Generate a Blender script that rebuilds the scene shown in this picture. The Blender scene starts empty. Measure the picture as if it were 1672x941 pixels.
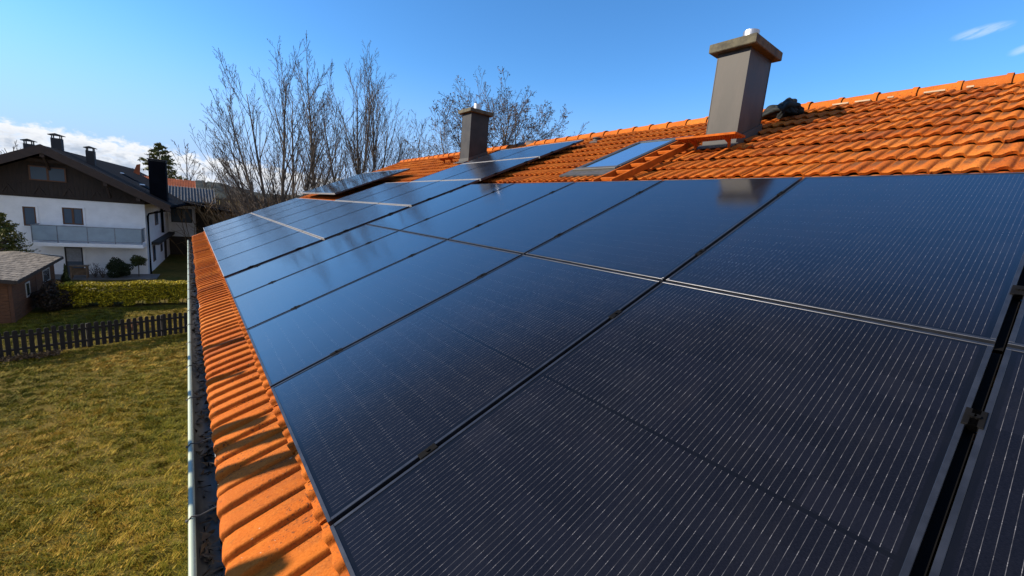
import bpy, bmesh, math, random
import numpy as np
from mathutils import Matrix, Vector, Euler, Quaternion

C = bpy.context.scene.collection
R = math.radians
sc = bpy.context.scene

# ------------------------------------------------------------------ frame of the roof
TH = R(24.0)
cT, sT = math.cos(TH), math.sin(TH)
def RW(u, v, n):                       # roof coordinates (up-slope, along eave, normal) -> world
    return Vector((u*cT - n*sT, v, u*sT + n*cT))
ROOF_M = Matrix(((cT, 0, -sT), (0, 1, 0), (sT, 0, cT)))
GZ = -5.0                              # lawn level

# ------------------------------------------------------------------ camera
cam_d = bpy.data.cameras.new('camera')
cam = bpy.data.objects.new('camera', cam_d); C.objects.link(cam)
RC = Matrix(((0.756575, -0.606473, -0.24451), (-0.431798, -0.182549, -0.883304), (0.491065, 0.773865, -0.399986)))
ax = [ROOF_M @ Vector(RC[i]) for i in range(3)]          # right, down, forward in world
rotm = Matrix((ax[0], -ax[1], -ax[2])).transposed()
CAMP = RW(0.11619, -0.04199, 1.01702)
cam.matrix_world = Matrix.Translation(CAMP) @ rotm.to_4x4()
cam_d.sensor_width = 36.0
cam_d.lens = 36.0 * 676.47 / 1672.0
cam_d.clip_start = 0.05
cam_d.clip_end = 6000
sc.camera = cam

# ------------------------------------------------------------------ light
SUN_EL, SUN_AZ = R(28.0), R(-60.0)     # azimuth measured from +Y towards +X
to_sun = Vector((math.sin(SUN_AZ)*math.cos(SUN_EL), math.cos(SUN_AZ)*math.cos(SUN_EL), math.sin(SUN_EL)))
sun_d = bpy.data.lights.new('sun', 'SUN')
sun_d.energy = 5.0
sun_d.angle = R(0.53)
sun_d.color = (1.0, 0.87, 0.70)
sun = bpy.data.objects.new('sun', sun_d); C.objects.link(sun)
sun.rotation_euler = to_sun.to_track_quat('Z', 'Y').to_euler()
sun.location = to_sun * 60
sc.view_settings.view_transform = 'Standard'
sc.view_settings.look = 'None'
sc.view_settings.exposure = 0.95
sc.view_settings.gamma = 1.0
sc.view_settings.use_curve_mapping = False
sc.render.engine = 'CYCLES'
sc.cycles.max_bounces = 8
sc.cycles.use_denoising = True
sc.cycles.caustics_reflective = False
sc.cycles.caustics_refractive = False
sc.render.film_transparent = False

# ------------------------------------------------------------------ node helper
class NG:
    def __init__(s, tree):
        s.t = tree; s.n = tree.nodes; s.l = tree.links
    def node(s, typ, **kw):
        n = s.n.new(typ)
        for k, v in kw.items(): setattr(n, k, v)
        return n
    def put(s, inp, v):
        if isinstance(v, bpy.types.NodeSocket): s.l.new(v, inp)
        elif isinstance(v, (tuple, list)):
            if len(v) == 3 and inp.type == 'RGBA': v = (*v, 1)
            inp.default_value = v
        else: inp.default_value = v
    def math(s, op, a, b=None, c=None, clamp=False):
        n = s.node('ShaderNodeMath', operation=op, use_clamp=clamp)
        for i, v in enumerate((a, b, c)):
            if v is not None: s.put(n.inputs[i], v)
        return n.outputs[0]
    def vmath(s, op, a, b=None):
        n = s.node('ShaderNodeVectorMath', operation=op)
        s.put(n.inputs[0], a)
        if b is not None: s.put(n.inputs[1], b)
        return n.outputs[0]
    def noise(s, vec=None, scale=5, detail=3, rough=0.55, dist=0.0):
        n = s.node('ShaderNodeTexNoise')
        if vec is not None: s.put(n.inputs['Vector'], vec)
        n.inputs['Scale'].default_value = scale; n.inputs['Detail'].default_value = detail
        n.inputs['Roughness'].default_value = rough; n.inputs['Distortion'].default_value = dist
        return n.outputs['Fac']
    def ramp(s, fac, stops, interp='LINEAR'):
        n = s.node('ShaderNodeValToRGB'); n.color_ramp.interpolation = interp
        el = n.color_ramp.elements
        while len(el) < len(stops): el.new(0.5)
        for e, (p, c) in zip(el, stops):
            e.position = p; e.color = (*c, 1) if len(c) == 3 else c
        s.put(n.inputs[0], fac); return n.outputs[0]
    def sm(s, v, a, b):                                   # smoothstep a..b -> 0..1
        n = s.node('ShaderNodeMapRange', interpolation_type='SMOOTHSTEP')
        s.put(n.inputs['Value'], v); n.inputs['From Min'].default_value = a; n.inputs['From Max'].default_value = b
        return n.outputs['Result']
    def mix(s, fac, a, b, blend='MIX'):
        n = s.node('ShaderNodeMix', data_type='RGBA', blend_type=blend)
        s.put(n.inputs[0], fac); s.put(n.inputs[6], a); s.put(n.inputs[7], b)
        return n.outputs[2]
    def sep(s, v):
        n = s.node('ShaderNodeSeparateXYZ'); s.put(n.inputs[0], v); return n.outputs
    def comb(s, x, y, z):
        n = s.node('ShaderNodeCombineXYZ')
        for i, v in enumerate((x, y, z)): s.put(n.inputs[i], v)
        return n.outputs[0]
    def coord(s, which='Object'):
        return s.node('ShaderNodeTexCoord').outputs[which]
    def scale(s, v, xyz):
        return s.vmath('MULTIPLY', v, xyz)
    def bump(s, h, strength=0.3, dist=0.02):
        n = s.node('ShaderNodeBump'); n.inputs['Strength'].default_value = strength
        n.inputs['Distance'].default_value = dist; s.put(n.inputs['Height'], h); return n.outputs[0]

def new_mat(name):
    m = bpy.data.materials.new(name); m.use_nodes = True
    g = NG(m.node_tree); bsdf = m.node_tree.nodes['Principled BSDF']
    return m, g, bsdf

def simple(name, col, rough=0.6, metal=0.0, var=0.15, scale=8, bump=0.0, col2=None, spec=0.5, stretch=None, bscale=None):
    m, g, b = new_mat(name)
    co = g.coord('Object')
    if stretch: co = g.scale(co, stretch)
    f = g.noise(co, scale, 5, 0.6)
    f2 = g.sm(f, 0.3, 0.7)
    lo = tuple(c*(1-var) for c in col); hi = col2 if col2 else tuple(min(1, c*(1+var)) for c in col)
    g.put(b.inputs['Base Color'], g.mix(f2, lo, hi))
    b.inputs['Metallic'].default_value = metal
    rr = g.math('MULTIPLY_ADD', f, 0.25, rough-0.12)
    g.put(b.inputs['Roughness'], rr)
    b.inputs['Specular IOR Level'].default_value = spec
    if bump:
        g.put(b.inputs['Normal'], g.bump(g.noise(co, bscale or scale*5, 4), bump, 0.01))
    return m

# ------------------------------------------------------------------ sky with clouds
def build_world():
    w = bpy.data.worlds.new('World'); sc.world = w; w.use_nodes = True
    g = NG(w.node_tree)
    bg = w.node_tree.nodes['Background']
    sky = g.node('ShaderNodeTexSky', sky_type='NISHITA')
    sky.sun_disc = False
    sky.sun_elevation = SUN_EL
    sky.sun_rotation = SUN_AZ
    sky.altitude = 700; sky.air_density = 1.0; sky.dust_density = 0.2; sky.ozone_density = 2.2
    hs = g.node('ShaderNodeHueSaturation')
    hs.inputs['Hue'].default_value = 0.497; hs.inputs['Saturation'].default_value = 1.22; hs.inputs['Value'].default_value = 1.0
    g.put(hs.inputs['Color'], sky.outputs[0])
    d = g.vmath('NORMALIZE', g.coord('Generated'))
    x, y, z = g.sep(d)
    az = g.math('MULTIPLY', g.math('ARCTAN2', x, y), 57.29578)
    el = g.math('MULTIPLY', g.math('ARCSINE', z), 57.29578)
    col = g.mix(1.0, hs.outputs[0], (0.84, 1.03, 1.20), 'MULTIPLY')
    low = g.math('MULTIPLY', g.math('SUBTRACT', 1.0, g.sm(el, 0.0, 18.0)), 0.92)
    col = g.mix(low, col, (1.85, 2.50, 4.25))
    pos = g.comb(az, g.math('MULTIPLY', el, 2.0), 0.0)
    big = g.noise(pos, 0.30, 6, 0.55)
    fine = g.noise(pos, 1.1, 7, 0.6, 0.3)
    # bank of cumulus low over the left horizon
    top = g.math('MULTIPLY_ADD', az, -0.06, 4.15)
    top = g.math('MAXIMUM', top, 1.2)
    wob = g.math('MULTIPLY_ADD', g.math('SUBTRACT', big, 0.5), 1.3, g.math('MULTIPLY', g.math('SUBTRACT', fine, 0.5), 2.2))
    dep = g.math('SUBTRACT', g.math('ADD', top, wob), el)          # degrees below the bank's crest
    m1 = g.sm(dep, -0.05, 0.75)
    fade = g.math('SUBTRACT', 1.0, g.sm(az, 14.0, 30.0))
    fade = g.math('MULTIPLY', fade, g.sm(az, -75.0, -50.0))
    m1 = g.math('MULTIPLY', m1, fade)
    m1 = g.math('MULTIPLY', m1, g.math('MULTIPLY_ADD', g.sm(fine, 0.32, 0.55), 0.45, 0.55))
    shade = g.math('MULTIPLY', g.sm(dep, 0.5, 2.4), g.sm(g.noise(pos, 0.55, 4), 0.36, 0.62))
    ccol = g.mix(shade, (4.75, 4.85, 5.0), (2.4, 2.8, 3.45))
    # two thin wisps high on the right
    def wisp(a0, e0, wa, we, slope):
        da = g.math('SUBTRACT', az, a0); de = g.math('SUBTRACT', g.math('SUBTRACT', el, e0), g.math('MULTIPLY', da, slope))
        q = g.math('ADD', g.math('POWER', g.math('DIVIDE', da, wa), 2.0), g.math('POWER', g.math('DIVIDE', de, we), 2.0))
        return g.math('SUBTRACT', 1.0, g.sm(q, 0.0, 1.0))
    st = g.noise(g.comb(g.math('MULTIPLY', az, 0.5), g.math('MULTIPLY_ADD', el, 2.2, g.math('MULTIPLY', az, -0.7)), 3.0), 0.9, 5, 0.6)
    ws = g.math('MAXIMUM', wisp(82.6, 19.25, 2.2, 0.55, 0.10), wisp(85.8, 17.4, 1.5, 0.5, 0.15))
    ws = g.math('MULTIPLY', ws, g.sm(st, 0.36, 0.62))
    ws = g.math('MULTIPLY', ws, 0.36)
    # unseen broken cloud added behind the view to whiten the light in the shade
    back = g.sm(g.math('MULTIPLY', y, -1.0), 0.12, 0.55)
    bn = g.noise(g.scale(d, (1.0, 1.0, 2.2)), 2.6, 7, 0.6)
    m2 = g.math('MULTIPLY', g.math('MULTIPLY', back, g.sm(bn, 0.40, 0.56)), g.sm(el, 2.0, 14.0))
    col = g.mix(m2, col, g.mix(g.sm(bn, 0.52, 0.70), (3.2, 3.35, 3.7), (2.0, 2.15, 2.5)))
    out = g.mix(m1, col, ccol)
    out = g.mix(ws, out, (4.6, 5.0, 6.0))
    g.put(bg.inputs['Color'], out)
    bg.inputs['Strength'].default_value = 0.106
build_world()

# ------------------------------------------------------------------ mesh builder
class MB:
    def __init__(s): s.v = []; s.f = []; s.uv = []
    def add(s, vs, fs):
        o = len(s.v); s.v += [tuple(p) for p in vs]; s.f += [tuple(i+o for i in f) for f in fs]
    def box(s, lo, hi, M=None, bev=0.0):
        x0, y0, z0 = lo; x1, y1, z1 = hi
        if bev > 0:
            b = bev
            vs = []
            for zz, k in ((z0, b), (z0+b, 0), (z1-b, 0), (z1, b)):
                i = k
                vs += [(x0+i+b*(k == 0)*0, y0+i, zz), (x1-i, y0+i, zz), (x1-i, y1-i, zz), (x0+i, y1-i, zz)]
            fs = [(3, 2, 1, 0), (12, 13, 14, 15)]
            for r in range(3):
                for j in range(4):
                    a = r*4+j; c = r*4+(j+1) % 4
                    fs.append((a, c, c+4, a+4))
        else:
            vs = [(x0, y0, z0), (x1, y0, z0), (x1, y1, z0), (x0, y1, z0), (x0, y0, z1), (x1, y0, z1), (x1, y1, z1), (x0, y1, z1)]
            fs = [(3, 2, 1, 0), (4, 5, 6, 7), (0, 1, 5, 4), (1, 2, 6, 5), (2, 3, 7, 6), (3, 0, 4, 7)]
        if M is not None: vs = [M @ Vector(p) for p in vs]
        s.add(vs, fs); return s
    def prism(s, poly, vec):                               # polygon extruded along vec
        n = len(poly); v = Vector(vec)
        vs = [Vector(p) for p in poly] + [Vector(p)+v for p in poly]
        fs = [tuple(reversed(range(n))), tuple(range(n, 2*n))] + [(i, (i+1) % n, n+(i+1) % n, n+i) for i in range(n)]
        s.add(vs, fs); return s
    def tube(s, pts, rad, sides=6, cap=True):
        pts = [Vector(p) for p in pts]; n = len(pts)
        if not hasattr(rad, '__len__'): rad = [rad]*n
        up = None; rings = []
        for i in range(n):
            d = (pts[min(i+1, n-1)] - pts[max(i-1, 0)])
            if d.length < 1e-9: d = Vector((0, 0, 1))
            d.normalize()
            if up is None:
                up = Vector((0, 0, 1)) if abs(d.z) < 0.9 else Vector((1, 0, 0))
            a = d.cross(up)
            if a.length < 1e-6: a = d.cross(Vector((0, 1, 0.3)))
            a.normalize(); b = d.cross(a); up = -b if False else up
            rings.append([pts[i] + rad[i]*(math.cos(2*math.pi*k/sides)*a + math.sin(2*math.pi*k/sides)*b) for k in range(sides)])
        vs = [p for r in rings for p in r]; fs = []
        for i in range(n-1):
            for k in range(sides):
                k2 = (k+1) % sides
                fs.append((i*sides+k, i*sides+k2, (i+1)*sides+k2, (i+1)*sides+k))
        if cap:
            fs.append(tuple(reversed(range(sides)))); fs.append(tuple((n-1)*sides+k for k in range(sides)))
        s.add(vs, fs); return s
    def build(s, name, mat, parent=None, org=None, smooth=False):
        me = bpy.data.meshes.new(name)
        vs = s.v
        if org is not None:
            ox, oy, oz = org; vs = [(a-ox, b-oy, c-oz) for a, b, c in vs]
        me.from_pydata(vs, [], s.f); me.update()
        o = bpy.data.objects.new(name, me); C.objects.link(o)
        if mat: me.materials.append(mat)
        if smooth: me.polygons.foreach_set('use_smooth', [True]*len(me.polygons))
        if parent: o.parent = parent
        return o

def np_mesh(name, V, F, mat, parent=None, smooth=False, col=None, uv=None, colname='rnd'):
    """V (n,3); F (m,k) with constant k; col per-vertex rgba; uv per-vertex."""
    me = bpy.data.meshes.new(name)
    V = np.asarray(V, np.float32); F = np.asarray(F, np.int32); k = F.shape[1]
    me.vertices.add(len(V)); me.vertices.foreach_set('co', V.ravel())
    me.loops.add(F.size); me.loops.foreach_set('vertex_index', F.ravel())
    me.polygons.add(len(F)); me.polygons.foreach_set('loop_start', np.arange(0, F.size, k, dtype=np.int32))
    try: me.polygons.foreach_set('loop_total', np.full(len(F), k, np.int32))
    except Exception: pass
    if smooth: me.polygons.foreach_set('use_smooth', np.ones(len(F), bool))
    me.update(calc_edges=True); me.validate()
    if col is not None:
        a = me.color_attributes.new(colname, 'FLOAT_COLOR', 'POINT'); a.data.foreach_set('color', np.asarray(col, np.float32).ravel())
    if uv is not None:
        l = me.uv_layers.new(name='UVMap'); l.data.foreach_set('uv', np.asarray(uv, np.float32)[F.ravel()].ravel())
    me.materials.append(mat)
    o = bpy.data.objects.new(name, me); C.objects.link(o)
    if parent: o.parent = parent
    return o

def thing(name, label, cat, loc=(0, 0, 0), rot=None, group=None):
    o = bpy.data.objects.new(name, None); C.objects.link(o)
    o.location = loc; o.empty_display_size = 0.2
    if rot is not None: o.rotation_euler = rot
    return tag(o, label, cat, group)
def tag(o, label=None, cat=None, group=None, kind=None):
    if label: o['label'] = label
    if cat: o['category'] = cat
    if group: o['group'] = group
    if kind: o['kind'] = kind
    return o
def copy_tree(o, parent=None):
    c = o.copy(); C.objects.link(c)
    if parent: c.parent = parent
    for ch in list(o.children): copy_tree(ch, c)
    return c

# ------------------------------------------------------------------ materials
def tile_mat():
    m, g, b = new_mat('clay_tile')
    at = g.node('ShaderNodeVertexColor', layer_name='rnd')
    rs, gs, bs = g.node('ShaderNodeSeparateColor'), None, None
    g.put(rs.inputs[0], at.outputs[0])
    r0, r1, r2 = rs.outputs[0], rs.outputs[1], rs.outputs[2]
    uv = g.sep(g.coord('UV')); p, t = uv[0], uv[1]
    ob = g.coord('Object')
    n1 = g.noise(ob, 3.0, 5); n2 = g.noise(ob, 28, 6, 0.65); n3 = g.noise(ob, 120, 4, 0.6)
    base = g.mix(r0, (0.33, 0.078, 0.009), (0.42, 0.118, 0.015))
    base = g.mix(g.math('MULTIPLY', g.sm(n1, 0.35, 0.7), 0.45), base, (0.33, 0.058, 0.006))
    base = g.mix(g.math('MULTIPLY', g.sm(n2, 0.45, 0.75), 0.35), base, (0.46, 0.150, 0.024))
    base = g.mix(g.math('MULTIPLY', g.sm(r2, 0.66, 0.95), 0.75), base, (0.235, 0.056, 0.012))
    base = g.mix(g.math('MULTIPLY', g.sm(r2, 0.16, 0.03), 0.5), base, (0.50, 0.165, 0.030))
    # grey weathering film in patches on the exposed pan of each tile, stronger higher up the roof
    pan = g.sm(g.math('FRACT', g.math('MULTIPLY', p, 2.0)), 0.42, 0.70)
    patch = g.sm(g.math('ADD', g.noise(ob, 9, 6, 0.7), g.math('MULTIPLY', r1, 0.38)), 0.33, 0.58)
    up = g.sm(t, 0.10, 0.32)
    hgt = g.math('MULTIPLY_ADD', g.sm(g.sep(ob)[0], -3.3, -1.4), 0.70, 0.30)
    film = g.math('MULTIPLY', g.math('MULTIPLY', g.math('MULTIPLY', patch, up), pan), hgt)
    base = g.mix(g.math('MULTIPLY', film, 0.95), base, (0.105, 0.046, 0.022))
    n4 = g.noise(ob, 75, 3, 0.6)
    sp = g.math('MULTIPLY', g.sm(n4, 0.57, 0.63), g.sm(n1, 0.38, 0.56))
    base = g.mix(g.math('MULTIPLY', g.sm(n3, 0.52, 0.66), 0.40), base, (0.20, 0.050, 0.008))
    base = g.mix(g.math('MULTIPLY', g.sm(n3, 0.46, 0.34), 0.25), base, (0.50, 0.19, 0.045))
    base = g.mix(g.math('MULTIPLY', sp, 0.8), base, (0.05, 0.026, 0.016))
    strk = g.sm(g.noise(g.scale(ob, (7, 60, 7)), 1.0, 5, 0.7), 0.56, 0.70)
    base = g.mix(g.math('MULTIPLY', strk, 0.40), base, (0.20, 0.055, 0.012))
    lic = g.sm(g.noise(ob, 55, 2, 0.5), 0.735, 0.76)
    mott = g.sm(g.noise(ob, 14, 6, 0.75), 0.56, 0.74)
    base = g.mix(g.math('MULTIPLY', mott, 0.6), base, (0.19, 0.075, 0.020))
    base = g.mix(g.math('MULTIPLY', lic, 0.7), base, (0.42, 0.36, 0.27))
    g.put(b.inputs['Base Color'], base)
    g.put(b.inputs['Roughness'], g.math('MULTIPLY_ADD', n2, 0.25, 0.68))
    b.inputs['Specular IOR Level'].default_value = 0.08
    g.put(b.inputs['Normal'], g.bump(g.math('ADD', n3, g.math('MULTIPLY', n2, 1.0)), 0.35, 0.004))
    return m

def glass_mat(name, Lx, Wy, lines=True, rough=0.10):
    """dark monocrystalline laminate under glass; local x up-slope (0..Lx), local y across (0..Wy)."""
    m, g, b = new_mat(name)
    o = g.coord('Object'); x, y, z = g.sep(o)
    px = 0.0975 if lines else Lx/6
    pitch = (Wy - 0.05)/60.0
    yy = g.math('DIVIDE', g.math('SUBTRACT', y, 0.025), pitch)
    fy = g.math('ABSOLUTE', g.math('SUBTRACT', g.math('FRACT', yy), 0.5))
    wire = g.sm(fy, 0.034, 0.012)
    xm = g.math('SUBTRACT', x, Lx/2)
    xa = g.math('ABSOLUTE', xm)
    mid = g.sm(xa, 0.0055, 0.008)
    xx = g.math('DIVIDE', g.math('SUBTRACT', xa, 0.012), px)
    fx = g.math('ABSOLUTE', g.math('SUBTRACT', g.math('FRACT', xx), 0.5))     # 0.5 at cell borders
    inside = g.math('MULTIPLY', g.sm(xa, Lx/2-0.022, Lx/2-0.026), g.sm(g.math('ABSOLUTE', g.math('SUBTRACT', y, Wy/2)), Wy/2-0.024, Wy/2-0.028))
    inside = g.math('MULTIPLY', inside, mid)
    wire = g.math('MULTIPLY', wire, inside)
    near_b = g.sm(fx, 0.43, 0.465)
    gap = g.math('MULTIPLY', g.sm(fx, 0.487, 0.493), 1.0)
    pads = g.math('MULTIPLY', near_b, g.math('SUBTRACT', 1.0, gap))
    # wires vary unevenly in tone along their length
    spk = g.noise(g.scale(o, (40, 55, 1)), 1.0, 2, 0.5)
    wcol_f = g.math('MULTIPLY', wire, g.math('MULTIPLY_ADD', g.sm(spk, 0.35, 0.65), 0.6, 0.3))
    wcol_f = g.math('MULTIPLY', wcol_f, g.math('MULTIPLY_ADD', pads, 1.3, 0.62), clamp=True)
    if not lines: wcol_f = g.math('MULTIPLY', wcol_f, 0.25)
    cellv = g.node('ShaderNodeTexWhiteNoise', noise_dimensions='3D')
    cy = g.math('FLOOR', g.math('DIVIDE', yy, 10.0)); cxx = g.math('FLOOR', g.math('MULTIPLY', xx, g.math('SIGN', xm)))
    info = g.node('ShaderNodeObjectInfo').outputs['Random']
    g.put(cellv.inputs[0], g.comb(cy, cxx, g.math('MULTIPLY', info, 97.0)))
    fine = g.noise(g.scale(o, (600, 160, 1)), 1.0, 3, 0.6)
    cell = g.mix(cellv.outputs[0], (0.0030, 0.0034, 0.0058), (0.0048, 0.0053, 0.0088))
    cell = g.mix(g.math('MULTIPLY', g.sm(fine, 0.35, 0.7), 0.6), cell, (0.0085, 0.0092, 0.0140))
    cell = g.mix(g.math('MULTIPLY', g.math('SUBTRACT', 1.0, inside), 0.9), cell, (0.0035, 0.004, 0.006))
    colr = g.mix(g.math('MULTIPLY', gap, 0.6), cell, (0.004, 0.004, 0.006))
    colr = g.mix(wcol_f, colr, (0.165, 0.165, 0.175))
    dust = g.sm(g.math('ADD', g.math('MULTIPLY', g.noise(o, 2.2, 5, 0.6), 0.5), g.math('MULTIPLY', g.noise(g.scale(o, (1.6, 11, 1)), 1.0, 6, 0.7), 0.5)), 0.44, 0.68)
    colr = g.mix(g.math('MULTIPLY', dust, 0.006), colr, (0.5, 0.45, 0.38))
    g.put(b.inputs['Base Color'], colr)
    b.inputs['IOR'].default_value = 1.5
    lw = g.node('ShaderNodeLayerWeight'); lw.inputs['Blend'].default_value = 0.5
    # anti-reflective glass: weak head-on, strong at grazing angles
    fac = g.sm(lw.outputs['Facing'], 0.44, 0.82)
    g.put(b.inputs['Specular IOR Level'], g.math('MULTIPLY_ADD', fac, 2.9, 0.17))
    g.put(b.inputs['Roughness'], g.math('MULTIPLY_ADD', dust, 0.07, rough))
    return m

M = {}
M['tile'] = tile_mat()
M['black_alu'] = simple('black_anodised', (0.032, 0.036, 0.046), 0.38, 0.6, 0.2, 12, spec=0.6)
M['lit_frame'] = simple('frame_painted_sunlit', (0.24, 0.24, 0.25), 0.55, 0.4, 0.12, 14)  # pale tone puts sunlight into the colour of the far frame ends
M['rail'] = simple('mill_aluminium', (0.30, 0.29, 0.28), 0.45, 0.7, 0.2, 10)
M['clad'] = simple('grey_metal_cladding', (0.042, 0.038, 0.034), 0.55, 0.0, 0.42, 4.5, stretch=(1, 1, 0.35), spec=0.25)
M['concrete'] = simple('chimney_cap_concrete', (0.062, 0.056, 0.036), 0.9, 0, 0.5, 9, bump=0.5, bscale=60)
M['steel'] = simple('stainless_flue', (0.40, 0.40, 0.41), 0.45, 1.0, 0.08, 5, stretch=(1, 1, 0.2))
M['lead'] = simple('lead_flashing', (0.045, 0.044, 0.043), 0.7, 0.1, 0.25, 12)
M['orange_paint'] = simple('orange_coated_steel', (0.33, 0.078, 0.009), 0.75, 0.0, 0.2, 10, spec=0.08)
M['gutter'] = simple('gutter_zinc', (0.060, 0.058, 0.055), 0.6, 0.3, 0.35, 6, stretch=(1, 0.3, 1))
M['gutter_bead'] = simple('gutter_pale_green', (0.27, 0.32, 0.25), 0.5, 0.1, 0.10, 4, stretch=(1, 0.4, 1))
M['drip'] = simple('drip_edge_white', (0.45, 0.45, 0.44), 0.5, 0.1, 0.12, 6)
M['soot'] = simple('roof_vent_dark', (0.05, 0.035, 0.03), 0.7, 0, 0.3, 12)
M['plaster'] = simple('house_plaster_white', (0.84, 0.84, 0.84), 0.9, 0, 0.05, 2.0, bump=0.15, bscale=80)
M['cloth'] = simple('black_cloth', (0.013, 0.016, 0.017), 0.7, 0, 0.4, 9, bump=0.4, bscale=30, spec=0.2)
M['matt_black'] = simple('black_clamp_gap', (0.0025, 0.0025, 0.0028), 0.8, 0, 0.2, 10, spec=0.1)
M['leaf_litter'] = simple('leaf_litter', (0.07, 0.045, 0.025), 0.85, 0, 0.6, 20)

# ------------------------------------------------------------------ ground
def ground_mat():
    m, g, b = new_mat('lawn_soil')
    o = g.coord('Object')
    big = g.noise(o, 0.45, 5, 0.6); med = g.noise(o, 2.4, 6, 0.65); fin = g.noise(o, 22, 5, 0.7); far = g.noise(o, 0.02, 5)
    c = g.mix(g.sm(big, 0.38, 0.62), (0.075, 0.072, 0.010), (0.15, 0.105, 0.020))
    c = g.mix(g.math('MULTIPLY', g.sm(med, 0.42, 0.7), 0.7), c, (0.20, 0.13, 0.034))
    c = g.mix(g.math('MULTIPLY', g.sm(fin, 0.35, 0.65), 0.6), c, (0.045, 0.045, 0.007))
    g.put(b.inputs['Base Color'], c); b.inputs['Roughness'].default_value = 0.95; b.inputs['Specular IOR Level'].default_value = 0.1
    g.put(b.inputs['Normal'], g.bump(g.math('ADD', fin, med), 0.9, 0.05))
    return m
M['lawn'] = ground_mat()
def build_ground():
    n = 120
    xs = np.concatenate([np.linspace(-900, -16, 14)[:-1], np.linspace(-16, 8, 60), np.linspace(8, 900, 14)[1:]])
    ys = np.concatenate([np.linspace(-300, -4, 8)[:-1], np.linspace(-4, 40, 90), np.linspace(40, 1600, 20)[1:]])
    X, Y = np.meshgrid(xs, ys, indexing='ij')
    Z = GZ + 0.035*np.sin(X*0.9+0.4*Y)*np.sin(Y*0.7-0.2*X) + 0.02*np.sin(2.1*X+1.3*Y)
    Z = np.where((np.abs(X) > 20) | (Y > 42), GZ, Z)
    V = np.stack([X, Y, Z], -1).reshape(-1, 3)
    a, b = X.shape
    i, j = np.meshgrid(np.arange(a-1), np.arange(b-1), indexing='ij')
    q = (i*b+j).ravel()
    F = np.stack([q, q+b, q+b+1, q+1], 1)
    o = np_mesh('lawn', V, F, M['lawn'], smooth=True)
    tag(o, 'sunlit yellow green lawn below the gutter', 'lawn', kind='structure')
build_ground()

def grass():
    rng = np.random.default_rng(5)
    N = 330000
    # keep blades where the view can see the lawn
    Y = 4.2 + (27.2-4.2)*rng.random(N)**0.9
    X = -0.35 - (0.32*Y+1.4)*rng.random(N)
    P = np.stack([X, Y], 1)
    # clumps: pull blades to random centres
    cl = rng.random((5200, 2)); cy = 4.2+23*cl[:, 1]**0.9; cxx = -0.35-(0.32*cy+1.4)*cl[:, 0]
    cc = np.stack([cxx, cy], 1)
    pick = rng.integers(0, 5200, N)
    use = rng.random(N) < 0.66
    off = rng.normal(0, 0.055, (N, 2))
    P = np.where(use[:, None], cc[pick]+off, P)
    hv = rng.random(5200)
    lean_c = rng.random(5200)*2*np.pi
    ang = np.where(use, lean_c[pick] + rng.normal(0, 0.7, N), rng.random(N)*2*np.pi)
    ht = (0.030 + 0.045*rng.random(N))*np.where(use, (0.75+0.65*hv[pick]), 0.8)
    ln = ht*(0.5+0.9*rng.random(N))
    wd = 0.006 + 0.007*rng.random(N)
    Z = GZ + 0.035*np.sin(P[:, 0]*0.9+0.4*P[:, 1])*np.sin(P[:, 1]*0.7-0.2*P[:, 0]) + 0.02*np.sin(2.1*P[:, 0]+1.3*P[:, 1]) - 0.01
    side = np.stack([-np.sin(ang+0.8*rng.normal(size=N)), np.cos(ang)], 1)
    a = np.column_stack([P + side*wd[:, None], Z]); b = np.column_stack([P - side*wd[:, None], Z])
    t = np.column_stack([P + np.stack([np.cos(ang), np.sin(ang)], 1)*ln[:, None], Z+ht])
    V = np.stack([a, b, t], 1).reshape(-1, 3)
    F = np.arange(3*N).reshape(-1, 3)
    patch = 0.5+0.5*np.sin(P[:, 0]*0.75+1.7*np.sin(P[:, 1]*0.33))*np.cos(P[:, 1]*0.52+0.8*np.sin(P[:, 0]*0.9))
    cr = rng.random(5200)
    r = np.clip(0.42*patch + 0.34*rng.random(N) + np.where(use, 0.60*(cr[pick]-0.5)-0.05, 0.08), 0, 1)
    col = np.repeat(np.column_stack([r, rng.random(N), patch, np.ones(N)]), 3, axis=0)
    m, g, bs = new_mat('grass_blades')
    at = g.node('ShaderNodeVertexColor', layer_name='rnd'); s = g.node('ShaderNodeSeparateColor'); g.put(s.inputs[0], at.outputs[0])
    c = g.ramp(s.outputs[0], [(0.0, (0.062, 0.066, 0.004)), (0.35, (0.170, 0.148, 0.010)), (0.62, (0.33, 0.215, 0.026)), (1.0, (0.46, 0.27, 0.065))])
    g.put(bs.inputs['Base Color'], c); bs.inputs['Roughness'].default_value = 0.8; bs.inputs['Specular IOR Level'].default_value = 0.15
    o = np_mesh('grass', V, F, m, col=col)
    tag(o, 'short tufted winter grass growing on the lawn', 'grass', kind='stuff')
grass()

# ------------------------------------------------------------------ hills on the horizon
def hills():
    m = simple('hill_forest', (0.020, 0.028, 0.030), 0.95, 0, 0.5, 0.05, spec=0.05, col2=(0.045, 0.05, 0.042))
    rng = np.random.default_rng(3)
    az = np.radians(np.linspace(-40, 60, 400)); k = np.arange(400)
    prof = 5 + 6*np.sin(az*7+1.0)+4*np.sin(az*17+2)+2*np.sin(az*41)+rng.normal(0, 0.7, 400)
    V = []; rows = [(520, 0.0), (600, 0.55), (700, 1.0), (860, 0.8), (1000, 0.0)]
    for d, h in rows:
        V.append(np.stack([d*np.sin(az), d*np.cos(az), GZ-1+(6+np.maximum(prof, 1))*h], 1))
    V = np.concatenate(V); F = []
    for r in range(len(rows)-1):
        q = r*400+np.arange(399); F.append(np.stack([q, q+1, q+401, q+400], 1))
    o = np_mesh('hills', V, np.concatenate(F), m, smooth=True)
    tag(o, 'dark wooded hills low on the horizon', 'hills', kind='structure')
hills()

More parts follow.
